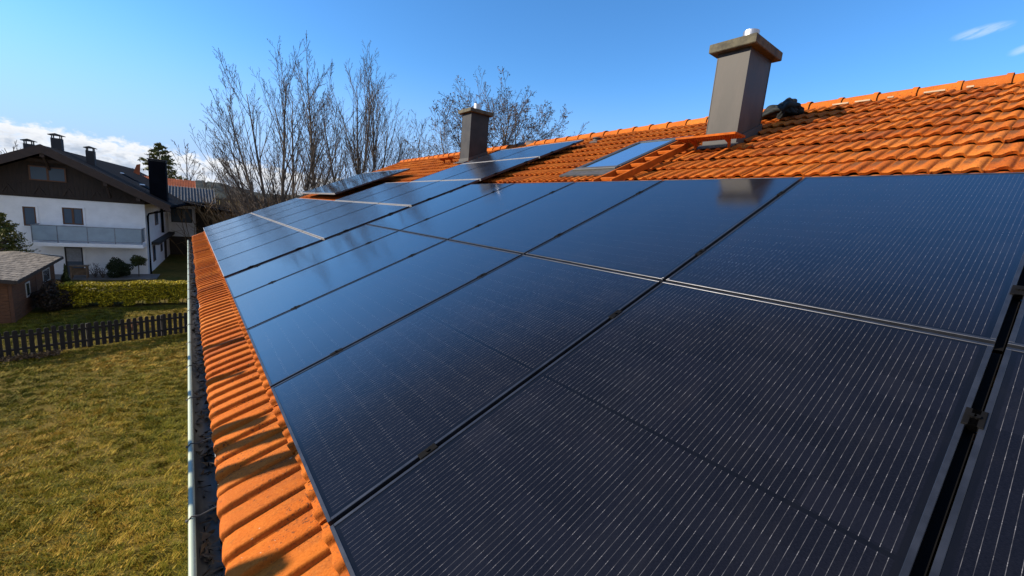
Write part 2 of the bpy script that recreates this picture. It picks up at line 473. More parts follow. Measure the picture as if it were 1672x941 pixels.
# ------------------------------------------------------------------ our house: tiled roof, chimneys, gutter
def roof_end(u): return 14.35 + 0.38*u                   # skewed far verge
TILE_W, COURSE = 0.254, 0.375
N0 = -0.16                                              # pan level of the tiles below panel surface
EAVE_U, RIDGE_U = -0.338, 7.50
V_NEAR = -4.0
HB = Vector((3.4, 5.0, GZ))
house = thing('tiled_house', 'house with orange clay tile roof, two metal chimneys and pale gutter under the solar panels', 'house', HB)

def build_tiles():
    rng = np.random.default_rng(11)
    qs = np.array([0, .02, .045, .075, .105, .13, .2, .32, .46, .60, .74, .87, .96])
    ps = np.concatenate([qs/2, 0.5+qs/2, [1.0]])
    # two rolls per tile: narrow rounded rolls, flatter pans, steeper on the shaded flank
    def prof(p):
        q = (p*2) % 1.0
        rise = np.clip((q-0.02)/0.11, 0, 1); rise = np.sin(rise*np.pi/2)**1.2
        x = np.clip((q-0.13)/0.87, 0, 1)
        fall = 1-x**1.35*0.80-0.20*x**6
        return 0.023*np.where(q < 0.13, rise, fall)
    def prof_up(p):
        q = (p*2) % 1.0
        sm_ = lambda t: t*t*(3-2*t)
        rise = sm_(np.clip((q-0.02)/0.20, 0, 1)); fall = 1-sm_(np.clip((q-0.36)/0.40, 0, 1))
        return 0.025*np.minimum(rise, fall)
    base_e, base_u = prof(ps), prof_up(ps)
    V = []; F = []; COL = []; UV = []; off = 0
    nc = int(math.ceil((RIDGE_U-EAVE_U)/COURSE))
    nt = int((roof_end(RIDGE_U)-V_NEAR)/TILE_W)+2
    ts = np.array([0.0, 0.012, 0.05, 0.20, 0.31, COURSE+0.03])
    for ci in range(nc):
        u0 = EAVE_U + ci*COURSE - (0.075 if ci else 0)
        base = base_e if ci == 0 else base_u
        for ti in range(nt):
            v0 = V_NEAR + ti*TILE_W
            if v0 + TILE_W > roof_end(u0+0.2) + 0.15: continue
            ju, jv, jn, jt = rng.normal(0, 0.0045), rng.normal(0, 0.002), rng.normal(0, 0.0024), rng.normal(0, 0.006)
            uu = ts + u0 + ju
            top = np.minimum(uu, RIDGE_U+0.02)
            lift = 0.030*(1-(ts/(COURSE+0.03)))
            vv = v0 + jv + (ps*1.03-0.0)*TILE_W
            amp = np.interp(ts, [0, .20, .31, COURSE+.03], [1, 1, 0.85, 0.25])
            n = N0 + base[None, :]*amp[:, None] + lift[:, None] + jn + jt*(ps[None, :]-0.5)
            n = n + 0.004*np.clip(ps-0.9, 0, 1)*10*0.4
            n[0, :] -= 0.004                              # rounded nose
            if ci == 0:                                   # eave noses curl down
                n -= (np.array([.016, .008, .001, 0, 0, 0]))[:, None]
            Ug = np.repeat(top[:, None], len(ps), 1); Vg = np.repeat(vv[None, :], len(ts), 0)
            # scalloped lower edge as on pressed clay tiles
            Ug[0, :] += 0.018*(base/0.025-0.4)*-0.25*(ci > 0)
            Ug[1, :] += 0.014*(base/0.025-0.4)*-0.25*(ci > 0)
            top_pts = np.stack([Ug, Vg, n], -1).reshape(-1, 3)
            nr, ncx = len(ts), len(ps)
            # lip under the nose, flank under both edges (own vertices: crisp edge)
            lip_a = np.stack([Ug[0], Vg[0], n[0]], -1); lip_b = lip_a + np.array([0.012, 0, -0.024])
            fl_a = np.stack([Ug[:, 0], Vg[:, 0], n[:, 0]], -1); fl_b = fl_a + np.array([0, 0.002, -0.012])
            V += [top_pts, lip_a, lip_b, fl_a, fl_b]
            i, j = np.meshgrid(np.arange(nr-1), np.arange(ncx-1), indexing='ij'); q = (i*ncx+j).ravel()+off
            F.append(np.stack([q, q+ncx, q+ncx+1, q+1], 1)[:, ::-1])
            o2 = off + nr*ncx; q = o2+np.arange(ncx-1); F.append(np.stack([q, q+1, q+ncx+1, q+ncx], 1)[:, ::-1])
            o3 = o2 + 2*ncx; q = o3+np.arange(nr-1); F.append(np.stack([q, q+1, q+nr+1, q+nr], 1))
            cnt = nr*ncx + 2*ncx + 2*nr
            COL.append(np.tile([rng.random(), rng.random(), rng.random(), 1.0], (cnt, 1)))
            P2 = np.repeat(ps[None, :], nr, 0).ravel(); T2 = np.repeat(ts[:, None], ncx, 1).ravel()
            UV.append(np.concatenate([np.stack([P2, T2], 1), np.stack([ps, 0*ps], 1), np.stack([ps, 0*ps], 1), np.stack([0*ts, ts], 1), np.stack([0*ts, ts], 1)]))
            off += cnt
    V = np.concatenate(V); F = np.concatenate(F); COL = np.concatenate(COL); UV = np.concatenate(UV)
    W = V @ np.array(ROOF_M.transposed())
    o = np_mesh('roof_tiles', W-np.array(HB), F, M['tile'], house, True, COL, UV)
    return o
build_tiles()

def house_shell():
    # roof boards under the tiles, far slope, walls
    b = MB()
    def q(u, v, n): return RW(u, v, n)
    u0, u1 = EAVE_U+0.10, RIDGE_U
    n1 = N0-0.012
    b.add([q(u0, V_NEAR, n1), q(u1, V_NEAR, n1), q(u1, roof_end(u1), n1), q(u0, roof_end(u0), n1),
           q(u0, V_NEAR, n1-.12), q(u1, V_NEAR, n1-.12), q(u1, roof_end(u1), n1-.12), q(u0, roof_end(u0), n1-.12)],
          [(3, 2, 1, 0), (4, 5, 6, 7), (0, 1, 5, 4), (2, 3, 7, 6), (3, 0, 4, 7), (1, 2, 6, 5)])
    dark = simple('roof_batten_wood', (0.06, 0.04, 0.03), 0.85, 0, 0.3, 6)
    b.build('roof_boards', dark, house, HB)
    # far slope as corrugated tile sheet
    r = RW(RIDGE_U, 0, N0); V = []; nv, nu = 150, 24
    for i in range(nu+1):
        for j in range(nv*4+1):
            yy = V_NEAR + (roof_end(RIDGE_U)-V_NEAR)*j/(nv*4)
            du = i*COURSE
            V.append((r.x+du*cT+0.02, yy, r.z - du*sT + 0.03*(0.5+0.5*math.cos(2*math.pi*j/4)) - 0.01))
    V = np.array(V)-np.array(HB); w = nv*4+1
    i, j = np.meshgrid(np.arange(nu), np.arange(nv*4), indexing='ij'); k = (i*w+j).ravel()
    F = np.stack([k, k+w, k+w+1, k+1], 1)
    col = np.tile([0.5, 0.5, 0.5, 1.0], (len(V), 1)); uv = np.zeros((len(V), 2))
    np_mesh('back_roof_tiles', V, F, M['tile'], house, True, col, uv)
    # walls
    b = MB()
    xe = RW(EAVE_U, 0, N0).x + 0.55; xr = 2*r.x - xe
    zt = lambda x: (RW(0, 0, N0-0.16).z + (x-RW(0, 0, N0-0.16).x)*math.tan(TH))
    ya, yb = V_NEAR+0.5, 13.7
    prof = [(xe, GZ), (xr, GZ), (xr, zt(xe)), (r.x, zt(r.x)), (xe, zt(xe))]
    b.prism([(x, ya, z) for x, z in prof], (0, yb-ya, 0))
    b.build('wall', M['plaster'], house, HB)
    # soffit under the eave overhang
    b = MB(); e = RW(EAVE_U+0.08, 0, N0-0.02)
    b.box((e.x+0.02, V_NEAR, e.z-0.16), (xe+0.02, roof_end(0)-0.1, e.z-0.13))
    b.box((e.x, V_NEAR, e.z-0.19), (e.x+0.025, roof_end(0)-0.1, e.z-0.01))
    b.build('eaves_board', dark, house, HB)
    # drip edge strip between gutter and tiles
    b = MB(); a = RW(EAVE_U+0.012, 0, N0-0.002)
    b.add([(a.x-0.012, V_NEAR, a.z-0.006), (a.x+0.05, V_NEAR, a.z+0.012), (a.x+0.05, roof_end(0)-.1, a.z+0.012), (a.x-0.012, roof_end(0)-.1, a.z-0.006),
           (a.x-0.012, V_NEAR, a.z-0.06), (a.x-0.012, roof_end(0)-.1, a.z-0.06)], [(3, 2, 1, 0), (0, 4, 5, 3)])
    b.build('drip_edge', M['drip'], house, HB)
    # ridge caps: overlapping half-round clay caps
    rng = np.random.default_rng(8); V = []; F = []; COL = []; UV = []; off = 0
    y = V_NEAR; L = 0.38
    while y < roof_end(RIDGE_U)-0.1:
        segs = 12; rows = [(0.0, 0.128), (0.05, 0.131), (0.055, 0.117), (0.26, 0.113), (0.44, 0.105)]
        # collar faces the camera end (small y)
        cz = r.z - 0.005 + rng.normal(0, 0.003); pts = []
        for dy, rad in rows:
            for k in range(segs+1):
                a = math.pi*(k/segs)*1.10 - math.pi*0.05
                pts.append((r.x+0.02+1.12*rad*math.cos(a), y+dy, cz-0.012+rad*math.sin(a)*0.95))
        pts = np.array(pts)-np.array(HB)
        n = segs+1; i, j = np.meshgrid(np.arange(len(rows)-1), np.arange(segs), indexing='ij'); k = (i*n+j).ravel()+off
        F.append(np.stack([k, k+1, k+n+1, k+n], 1)); V.append(pts)
        COL.append(np.tile([0.4+0.5*rng.random(), 0, rng.random(), 1.0], (len(pts), 1))); UV.append(np.zeros((len(pts), 2)))
        off += len(pts); y += L
    np_mesh('ridge_caps', np.concatenate(V), np.concatenate(F)[:, ::-1], M['tile'], house, False, np.concatenate(COL), np.concatenate(UV))
    # mortar flecks / pale bedding under the caps on the near side
    mort = simple('pale_mortar', (0.36, 0.27, 0.18), 0.9)
    y = V_NEAR
    while y < 3.4:
        if rng.random() < 0.55:
            l = 0.05+0.16*rng.random(); p = RW(RIDGE_U-0.145, y, N0+0.045)
            b = MB(); b.box((p.x-0.012, y, p.z-0.012), (p.x+0.02, y+l, p.z+0.006)); b.build('mortar_patch', mort, house, HB)
        y += 0.23
    # verge boards at the far end
    b = MB(); n = 20
    for i in range(n):
        ua = EAVE_U + (RIDGE_U-EAVE_U)*i/n; ub = EAVE_U + (RIDGE_U-EAVE_U)*(i+1)/n
        A0, B0 = RW(ua, roof_end(ua)+0.12, N0+0.035), RW(ub, roof_end(ub)+0.12, N0+0.035)
        dn = Vector((0, 0, -0.17)); w = Vector((0, -0.05, 0))
        b.add([A0, B0, B0+dn, A0+dn, A0+w, B0+w, B0+dn+w, A0+dn+w], [(0, 1, 2, 3), (7, 6, 5, 4), (0, 4, 5, 1), (3, 2, 6, 7)])
    b.build('verge', simple('verge_clay', (0.5, 0.15, 0.04), 0.7), house, HB)
house_shell()

def build_gutter():
    y0, y1 = V_NEAR+0.02, 14.2
    cx, cz, rad = -0.270, -0.335, 0.064
    b = MB(); seg = 14
    def ring(y, rr): return [(cx+rr*math.cos(math.pi + math.pi*k/seg), y, cz+rr*math.sin(math.pi+math.pi*k/seg)) for k in range(seg+1)]
    vs = ring(y0, rad)+ring(y1, rad)+ring(y0, rad-0.003)+ring(y1, rad-0.003); n = seg+1; fs = []
    for k in range(seg):
        fs.append((k, k+1, n+k+1, n+k)); fs.append((2*n+k+1, 2*n+k, 3*n+k, 3*n+k+1))
    b.add(vs, fs)
    for y in (y0, y1):
        b.add(ring(y, rad), [tuple(range(n))])
    g = b.build('gutter', M['gutter'], house, HB, True)
    b = MB(); ys = np.arange(y0, y1, 0.35)
    b.tube([(cx-rad-0.006, y, cz+0.006+0.0025*math.sin(y*1.9)) for y in ys], 0.0120, 10)
    bead = b.build('bead', M['gutter_bead'], g, HB, True)
    bead.parent = g
    # joints and brackets
    for i, y in enumerate(np.arange(0.62, 14.1, 0.62)):
        b = MB()
        pts = [(cx+(rad+0.004)*math.cos(a), y, cz+(rad+0.004)*math.sin(a)) for a in np.linspace(math.pi*0.98, 2*math.pi, 9)]
        pts = [(cx-rad-0.026, y, cz+0.012)] + pts
        pts += [(cx+rad+0.03, y, cz+0.05)]
        b.tube(pts, 0.0055, 5)
        b.tube([(cx-rad-0.024, y, cz+0.004), (cx-rad-0.006, y, cz+0.0245), (cx-rad+0.02, y, cz+0.018), (cx-0.02, y+0.02, cz+0.012), (cx+rad, y+0.03, cz+0.03)], 0.0035, 5)
        b.build('bracket', M['lead'], g, HB, True)
    # debris lying in the gutter
    rng = np.random.default_rng(2); N = 900
    P = np.column_stack([cx+rng.uniform(-0.045, 0.05, N), rng.uniform(0.9, 14, N)**1.0, np.zeros(N)])
    P[:, 2] = cz-np.sqrt(np.maximum(rad**2-(P[:, 0]-cx)**2, 0))+0.006+rng.random(N)*0.018
    V = []
    for k in range(4):
        V.append(P+rng.normal(0, 0.016, (N, 3))*np.array([1, 1.2, 0.45]))
    V = np.stack(V, 1).reshape(-1, 3); F = np.arange(4*N).reshape(-1, 4)
    o = np_mesh('leaf_litter', V, F, M['leaf_litter'])
    tag(o, 'dead leaves and dirt lying in the gutter', 'leaves', kind='stuff')
build_gutter()

def chimney(x0, x1, y0, y1, zb, zt, cap_h, cap_o, flue, label, mat=None):
    b = MB(); b.box((x0, y0, zb), (x1, y1, zt), bev=0.006)
    # folded seams on the cladding corners
    for x, y in ((x0, y0), (x0, y1), (x1, y0), (x1, y1)):
        b.box((x-0.004, y-0.004, zb), (x+0.004, y+0.004, zt-0.002))
    ch = b.build('chimney', mat or M['clad'], house, HB); ch['label'] = label
    b = MB()
    h2 = cap_h*0.62
    b.box((x0-cap_o, y0-cap_o, zt-0.01), (x1+cap_o, y1+cap_o, zt+h2), bev=0.008)
    b.add([(x0-cap_o+.008, y0-cap_o+.008, zt+h2-.001), (x1+cap_o-.008, y0-cap_o+.008, zt+h2-.001), (x1+cap_o-.008, y1+cap_o-.008, zt+h2-.001), (x0-cap_o+.008, y1+cap_o-.008, zt+h2-.001),
           ((x0+x1)/2-.1, (y0+y1)/2-.1, zt+cap_h), ((x0+x1)/2+.1, (y0+y1)/2-.1, zt+cap_h), ((x0+x1)/2+.1, (y0+y1)/2+.1, zt+cap_h), ((x0+x1)/2-.1, (y0+y1)/2+.1, zt+cap_h)],
          [(0, 1, 5, 4), (1, 2, 6, 5), (2, 3, 7, 6), (3, 0, 4, 7), (4, 5, 6, 7)])
    b.build('cap', M['concrete'], ch, HB)
    fx, fy, fr, fh = flue
    b = MB(); sg = 28
    zz = zt+cap_h-0.03
    outer = [(fx+fr*math.cos(2*math.pi*k/sg), fy+fr*math.sin(2*math.pi*k/sg)) for k in range(sg)]
    inner = [(fx+(fr-.006)*math.cos(2*math.pi*k/sg), fy+(fr-.006)*math.sin(2*math.pi*k/sg)) for k in range(sg)]
    vs = [(x, y, zz) for x, y in outer]+[(x, y, zz+fh) for x, y in outer]+[(x, y, zz+fh) for x, y in inner]+[(x, y, zz) for x, y in inner]
    fs = []
    for r in range(3):
        for k in range(sg): k2 = (k+1) % sg; fs.append((r*sg+k, r*sg+k2, (r+1)*sg+k2, (r+1)*sg+k))
    b.add(vs, fs); b.tube([(fx, fy, zz+0.02), (fx, fy, zz+0.05)], fr+0.012, sg, False)
    b.build('flue_pipe', M['steel'], ch, HB, False)
    # flashing skirt at the roof
    b = MB()
    for (xa, xb, ya, yb) in ((x0-0.02, x0-0.003, y0-.02, y1+.02), (x1+.003, x1+0.02, y0-.02, y1+.02)):
        zr = lambda x: RW(0, 0, N0).z+(x-RW(0, 0, N0).x)*math.tan(TH)
        b.box((xa, ya, zr(xa)-.1), (xb, yb, zr(xb)+0.13))
    for ya, yb in ((y0-0.02, y0-0.003), (y1+.003, y1+.02)):
        zr = lambda x: RW(0, 0, N0).z+(x-RW(0, 0, N0).x)*math.tan(TH)
        b.prism([(x0, ya, zr(x0)-.1), (x1, ya, zr(x1)-.1), (x1, ya, zr(x1)+.13), (x0, ya, zr(x0)+.13)], (0, yb-ya, 0))
    zr = RW(0, 0, N0).z+(x0-RW(0, 0, N0).x)*math.tan(TH)
    A0 = RW(0, 0, 0)
    for i, w in enumerate((0.16,)):
        u0 = (x0 - N0*0 )/cT
        p = [(x0-0.02, zr+0.06), (x0-0.17, zr+0.06-0.15*math.tan(TH)), (x0-0.17, zr+0.05-0.15*math.tan(TH)), (x0-0.02, zr+0.05)]
        b.prism([(x, y0-0.05, z) for x, z in p], (0, y1-y0+0.1, 0))
    b.build('flashing', M['lead'], ch, HB)
    return ch
chimney(4.99, 5.57, 2.54, 2.925, 1.85, 3.21, 0.155, 0.085, (5.31, 2.72, 0.092, 0.17), 'tall grey metal chimney with olive concrete cap near the ridge')
chimney(5.58, 6.13, 9.72, 10.17, 2.15, 3.60, 0.13, 0.09, (5.92, 10.0, 0.10, 0.19), 'farther dark grey metal chimney behind the upper solar panels', simple('charcoal_cladding', (0.022, 0.021, 0.021), 0.55, 0, 0.3, 4, spec=0.25))

def skylight():
    u0, u1, v0, v1 = 4.34, 6.05, 3.52, 4.38
    def fr(b, u0, u1, v0, v1, w, n0, n1):
        for (a, c, d, e) in ((u0, u0+w, v0, v1), (u1-w, u1, v0, v1), (u0+w, u1-w, v0, v0+w), (u0+w, u1-w, v1-w, v1)):
            b.box((a, d, n0), (c, e, n1), ROOF_M, 0.006)
    b = MB(); fr(b, u0+.10, u1-.04, v0+.04, v1-.04, 0.085, N0-0.02, N0+.085)
    s = b.build('skylight', simple('skylight_grey_metal', (0.03, 0.03, 0.03), 0.5, 0.2, 0.15), house, HB)
    s['label'] = 'grey framed roof window between the orange tiles'
    b = MB(); b.box((u0+.12, v0+.115, N0+.064), (u1-.115, v1-.115, N0+.074), ROOF_M)
    m, g, bs = new_mat('skylight_glass')
    bs.inputs['Base Color'].default_value = (0.26, 0.47, 0.66, 1); bs.inputs['Roughness'].default_value = 0.03; bs.inputs['Metallic'].default_value = 0.85
    b.build('pane', m, s, HB)
    b = MB()
    b.box((u0-.12, v0-.04, N0+.045), (u0+.10, v1+.04, N0+.066), ROOF_M)
    b.box((u0+.10, v0-.06, N0+.02), (u1, v0+.04, N0+.064), ROOF_M); b.box((u0+.10, v1-.04, N0+.02), (u1, v1+.06, N0+.064), ROOF_M)
    b.box((u1-.04, v0-.04, N0+.02), (u1+.10, v1+.04, N0+.06), ROOF_M)
    b.build('flashing', M['lead'], s, HB)
    b = MB(); b.box((u0+.075, v0+.05, N0+.05), (u0+.17, v1-.05, N0+.092), ROOF_M, 0.005)
    b.build('lower_cover', simple('skylight_cover', (0.06, 0.057, 0.052), 0.6, 0.1), s, HB)
    # small dark vent tile
    for (u, v) in ((6.80, 5.95),):
        b = MB(); b.box((u-.10, v-.10, N0), (u+.12, v+.10, N0+.05), ROOF_M, .01)
        p = RW(u, v, N0+.03); b.tube([p, p+Vector((0, 0, .05))], [.07, .06], 14); b.tube([p+Vector((0, 0, .05)), p+Vector((0, 0, .07))], [.085, .075], 14)
        b.build('vent', M['soot'], house, HB)
    # sooty ridge section far along
    b = MB(); r = RW(RIDGE_U, 0, N0)
    b.tube([(r.x+.02, 8.55, r.z+.0), (r.x+.02, 8.9, r.z+.012), (r.x+.02, 9.3, r.z+.0)], [.120, .124, .120], 14)
    b.build('ridge_vent', M['soot'], house, HB, True)
skylight()

# ------------------------------------------------------------------ roof ladder, steps
def roof_ladder():
    base = RW(3.9, 3.2, N0+.04)
    t = thing('roof_ladder', 'orange steel roof ladder lying on the tiles beside the roof window', 'roof ladder', base)
    for v in (3.07, 3.335):
        b = MB(); b.box((3.72, v-.012, N0+.062), (5.62, v+.012, N0+.135), ROOF_M, .004)
        b.build('rail', M['orange_paint'], t, base)
    for i in range(7):
        u = 3.85+i*0.285
        b = MB(); b.box((u-.018, 3.082, N0+.085), (u+.018, 3.323, N0+.122), ROOF_M, .004)
        b.build('rung', M['orange_paint'], t, base)
roof_ladder()

def roof_step(u, v0, v1, depth, label):
    p = RW(u, (v0+v1)/2, N0)
    base = p
    t = thing('roof_step', label, 'roof step', base, group='orange steel steps in front of the chimneys')
    x0, z0 = p.x-depth*0.75, p.z+0.17
    # grating tread: border and cross bars
    b = MB()
    b.box((x0, v0, z0), (x0+0.016, v1, z0+0.024)); b.box((x0+depth-0.016, v0, z0), (x0+depth, v1, z0+0.024))
    b.box((x0+0.016, v0, z0), (x0+depth-0.016, v0+0.016, z0+0.024)); b.box((x0+0.016, v1-0.016, z0), (x0+depth-0.016, v1, z0+0.024))
    n = max(6, int((v1-v0)/0.028))
    for i in range(1, n):
        y = v0+(v1-v0)*i/n; b.box((x0+.016, y-.005, z0+.004), (x0+depth-.016, y+.005, z0+.021))
    for k in range(1, 4):
        x = x0+depth*k/4; b.box((x-.004, v0+.016, z0+.002), (x+.004, v1-.016, z0+.018))
    b.build('tread', M['orange_paint'], t, base)
    for y in (v0+0.16, v1-0.16):
        b = MB(); w = 0.009
        zr = lambda x: RW(0, 0, N0+.05).z+(x-RW(0, 0, N0+.05).x)*math.tan(TH)
        poly = [(x0+.05, z0), (x0+depth-.02, z0), (x0+depth-.005, zr(x0+depth)), (x0+depth-.04, zr(x0+depth-.04)), (x0+depth-.06, z0-.05), (x0+.07, z0-.02)]
        b.prism([(x, y-w, z) for x, z in poly], (0, 2*w, 0))
        q = RW(u-.30, y, N0+.046)
        b.box((u-.42, y-.02, N0+.042), (u+.02, y+.02, N0+.052), ROOF_M)
        b.build('bracket', M['orange_paint'], t, base)
roof_step(5.16, 2.36, 3.10, 0.25, 'orange grating step with two brackets below the tall near chimney')
roof_step(6.0, 10.45, 11.2, 0.25, 'small orange step beside the farther chimney base')

# cloth bundle left at the ridge
def cloth_bundle():
    rng = np.random.default_rng(21)
    base = RW(6.95, 2.62, N0+.04)
    bm = bmesh.new(); bmesh.ops.create_icosphere(bm, subdivisions=5, radius=1.0)
    for v in bm.verts:
        p = v.co.copy()
        lob = 0.20*math.sin(5.1*p.y+2.3*p.z+0.5)*math.cos(3.7*p.x-1.1)+0.12*math.sin(8*p.y-4*p.x+3*p.z)-0.13*(1-abs(math.sin(3.5*p.y+3*p.z+2*p.x)))**2
        r = 1+lob
        q = Vector((p.x*0.17*r, p.y*0.24*r, p.z*0.13*r))
        q.z += 0.05*math.exp(-((p.y+0.45)/.3)**2)
        if q.z < -0.06: q.z = -0.06
        v.co = ROOF_M @ Vector((q.x, q.y, q.z+.055))
    me = bpy.data.meshes.new('cloth_bundle'); bm.to_mesh(me); bm.free()
    me.polygons.foreach_set('use_smooth', [True]*len(me.polygons)); me.materials.append(M['cloth'])
    o = bpy.data.objects.new('cloth_bundle', me); C.objects.link(o); o.location = base
    tag(o, 'crumpled black cloth bundle on the ridge behind the tall chimney', 'cloth')
    b = MB()
    for k in range(7):
        a = rng.normal(0, 1, 3); pts = []
        for s in range(9):
            tt = s/8; pts.append((-0.10+0.1*math.sin(k+3*tt), -0.20+0.40*tt, 0.05+0.09*math.sin(math.pi*tt)+0.02*math.sin(5*tt+k)))
        b.tube([ROOF_M @ Vector((x+.03*k-.05, y+.015*math.sin(k*2), z)) for x, y, z in pts], [0.02+.012*math.sin(math.pi*s/8) for s in range(9)], 7)
    f = b.build('fold', M['cloth'], o, None, True)
cloth_bundle()

# ------------------------------------------------------------------ solar panels
PW, PL, FH = 1.134, 1.776, 0.035
_cache = {}
def panel_meshes(L, W, kind):
    key = (round(L, 3), round(W, 3), kind)
    if key in _cache: return _cache[key]
    fm = M['black_alu'] if kind == 'near' else M['lit_frame']
    lip, t = (0.0125 if kind == 'near' or L > 2 else 0.007), 0.0015
    b = MB(); h = FH
    # frame: outer wall and narrow top lip, mitred
    for (x0, x1, y0, y1) in ((0, lip, 0, W), (L-lip, L, 0, W), (lip, L-lip, 0, lip), (lip, L-lip, W-lip, W)):
        b.box((x0, y0, -h), (x1, y1, 0.0), None, 0.0012)
    fr = b.build('frame', M['black_alu'], None); fme = fr.data; bpy.data.objects.remove(fr)
    eme = []
    if kind != 'near':
        eme = []
        for (x0, x1) in ((-.001, lip+.001), (L-lip-.001, L+.001)):
            b = MB(); b.box((x0, lip, -h-.001), (x1, W-lip, 0.001), None, 0.0012)  # row ends of the black frame, painted pale as if sunlit
            e = b.build('sunlit_frame_end', fm, None); eme.append(e.data); bpy.data.objects.remove(e)
    b = MB(); b.box((lip-.002, lip-.002, -0.009), (L-lip+.002, W-lip+.002, -0.0025))
    ga = b.build('glass', glass_mat('laminate_%d_%d_%s' % (L*1000, W*1000, kind), L, W, kind == 'near', 0.10 if kind == 'near' else (0.06 if L > 2 else 0.19))); gme = ga.data; bpy.data.objects.remove(ga)
    b = MB(); b.box((-.022, -.035, -.016), (.008, .035, .004), None, .002)
    b.tube([(-.008, 0, .003), (-.008, 0, .010)], .007, 8)
    cl = b.build('clamp', M['matt_black']); cme = cl.data; bpy.data.objects.remove(cl)
    _cache[key] = (fme, gme, cme, eme); return _cache[key]
def panel(u, v, L, W, label, kind='near', n=0.0, group=None, clamps=()):
    fme, gme, cme, eme = panel_meshes(L, W, kind)
    t = thing('solar_panel', label, 'solar panel', RW(u, v, n), (0, -TH, 0), group)
    for nm, me in [('frame', fme), ('glass', gme)]+[('sunlit_frame_end', e) for e in eme]:
        o = bpy.data.objects.new(nm, me); C.objects.link(o); o.parent = t
    for (cu, side) in clamps:
        o = bpy.data.objects.new('clamp', cme); C.objects.link(o); o.parent = t
        o.location = (cu, W if side > 0 else 0.0, 0.0); o.rotation_euler = (0, 0, -math.pi/2 if side > 0 else math.pi/2)
    if kind == 'near':
        b = MB(); b.box((0.0, -0.0195, -FH+.001), (L, -0.0005, -FH+.005)); b.build('gap_shade_strip', M['matt_black'], t)  # black strip added under the gap in place of its shade
    return t
ordw = ['beside', 'second from', 'third from', 'fourth from', 'fifth from', 'sixth from']
ROWP = PL+0.02
GRP = 'black solar panels on the orange tile roof'
for row in range(2):
    for k in range(-1, 5):
        if k == -1:
            lab = ('nearest lower solar panel right of the wide black gap', 'upper solar panel right of the wide black gap, at the edge of the view')[row]
        else:
            lab = '%s-row black solar panel with wire lines, %s the wide black gap%s' % (('lower', 'upper')[row], ordw[k], ', along the seam' if k == 4 else '')
        side_c = [(0.36, -1), (1.40, -1)] if k > -1 else [(0.36, 1), (1.40, 1)]
        if k == 4: side_c += [(0.36, 1), (1.40, 1)]
        v0 = 0.012 + k*1.154 if k >= 0 else -1.146
        panel(row*ROWP, v0, PL, PW, lab, 'near', 0, GRP, side_c)
# far block: landscape panels in stepped rows
rows = [(0.0, 1.21, 6), (1.225, 1.31, 6), (2.56, 1.29, 3), (3.87, 1.33, 2), (5.22, 1.20, 2)]
rowname = ['eave row', 'second row up', 'third row up', 'fourth row up', 'topmost row']
V_FAR = 5.90
for ri, (u0, L, cnt) in enumerate(rows):
    for k in range(cnt):
        lab = 'sky-blue reflecting solar panel beyond the seam, %s, %s the seam' % (rowname[ri], ordw[k])
        panel(u0, V_FAR+k*1.395, L-0.015, 1.38, lab, 'far', 0.0, 'glossy solar panels beyond the seam', [(0.3, -1), (L-.33, -1)] if k == 0 else ())
for k in range(2):
    panel(2.80, 10.80+k*1.93, 2.08, 1.915, ('raised solar panel with white edge facing the lower rows, nearer of two', 'raised solar panel at the far roof end, farther of two')[k], 'far', 0.075, 'raised solar panels at the far roof end')
# rails under the panels, ending in the gaps
for i, (u, va, vb, desc) in enumerate(((0.37, -1.2, 5.86, 'lowest mounting rail under the near solar panels'), (1.41, -1.2, 5.86, 'second mounting rail under the near solar panels'),
                                 (2.17, -1.2, 5.86, 'third mounting rail under the near solar panels'), (3.21, -1.2, 5.86, 'topmost mounting rail under the near solar panels'))):
    p = RW(u, va, -0.045)
    b = MB(); b.box((u-.02, va, -FH-.042), (u+.02, vb, -FH-.002), ROOF_M)
    t = thing('mounting_rail', desc, 'mounting rail', p, group='mounting rails under the solar panels')
    b.build('profile', M['rail'], t, p)
    for v in np.arange(va+.4, vb, 1.2):
        b = MB(); b.box((u-.10, v-.015, N0-.01), (u-.02, v+.015, N0+.05), ROOF_M); b.box((u-.026, v-.015, N0+.04), (u-.0201, v+.015, -FH-.01), ROOF_M)
        b.build('roof_hook', M['rail'], t, p)

# ------------------------------------------------------------------ foliage tools
def leaf_cloud(P, size, rng, flat=0.5):
    """one quad per point with random facing; returns V,F"""
    N = len(P); a = rng.normal(0, 1, (N, 3)); a /= np.linalg.norm(a, axis=1)[:, None]
    h = rng.normal(0, 1, (N, 3)); b = np.cross(a, h); b /= np.linalg.norm(b, axis=1)[:, None]
    s = (size*(0.6+0.8*rng.random(N)))[:, None]
    V = np.stack([P-a*s, P+b*s*flat, P+a*s, P-b*s*flat], 1).reshape(-1, 3)
    return V, np.arange(4*N).reshape(-1, 4)
def leaf_mat(name, stops, rough=0.6, trans=True):
    m, g, b = new_mat(name)
    at = g.node('ShaderNodeVertexColor', layer_name='rnd'); s = g.node('ShaderNodeSeparateColor'); g.put(s.inputs[0], at.outputs[0])
    c = g.ramp(s.outputs[0], stops); g.put(b.inputs['Base Color'], c)
    b.inputs['Roughness'].default_value = rough; b.inputs['Specular IOR Level'].default_value = 0.25
    return m
def leaf_obj(name, P, size, rng, mat, parent=None, org=(0, 0, 0), flat=0.5, extra=None):
    V, F = leaf_cloud(np.asarray(P), size, rng, flat)
    col = np.repeat(np.column_stack([rng.random(len(P)), rng.random(len(P)), rng.random(len(P)), np.ones(len(P))]), 4, axis=0)
    if extra is not None:
        eV, eF = extra; F = np.concatenate([F, np.asarray(eF)+len(V)]); V = np.concatenate([V, eV])
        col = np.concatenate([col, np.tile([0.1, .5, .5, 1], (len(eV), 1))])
    return np_mesh(name, V-np.array(org), F, mat, parent, False, col)

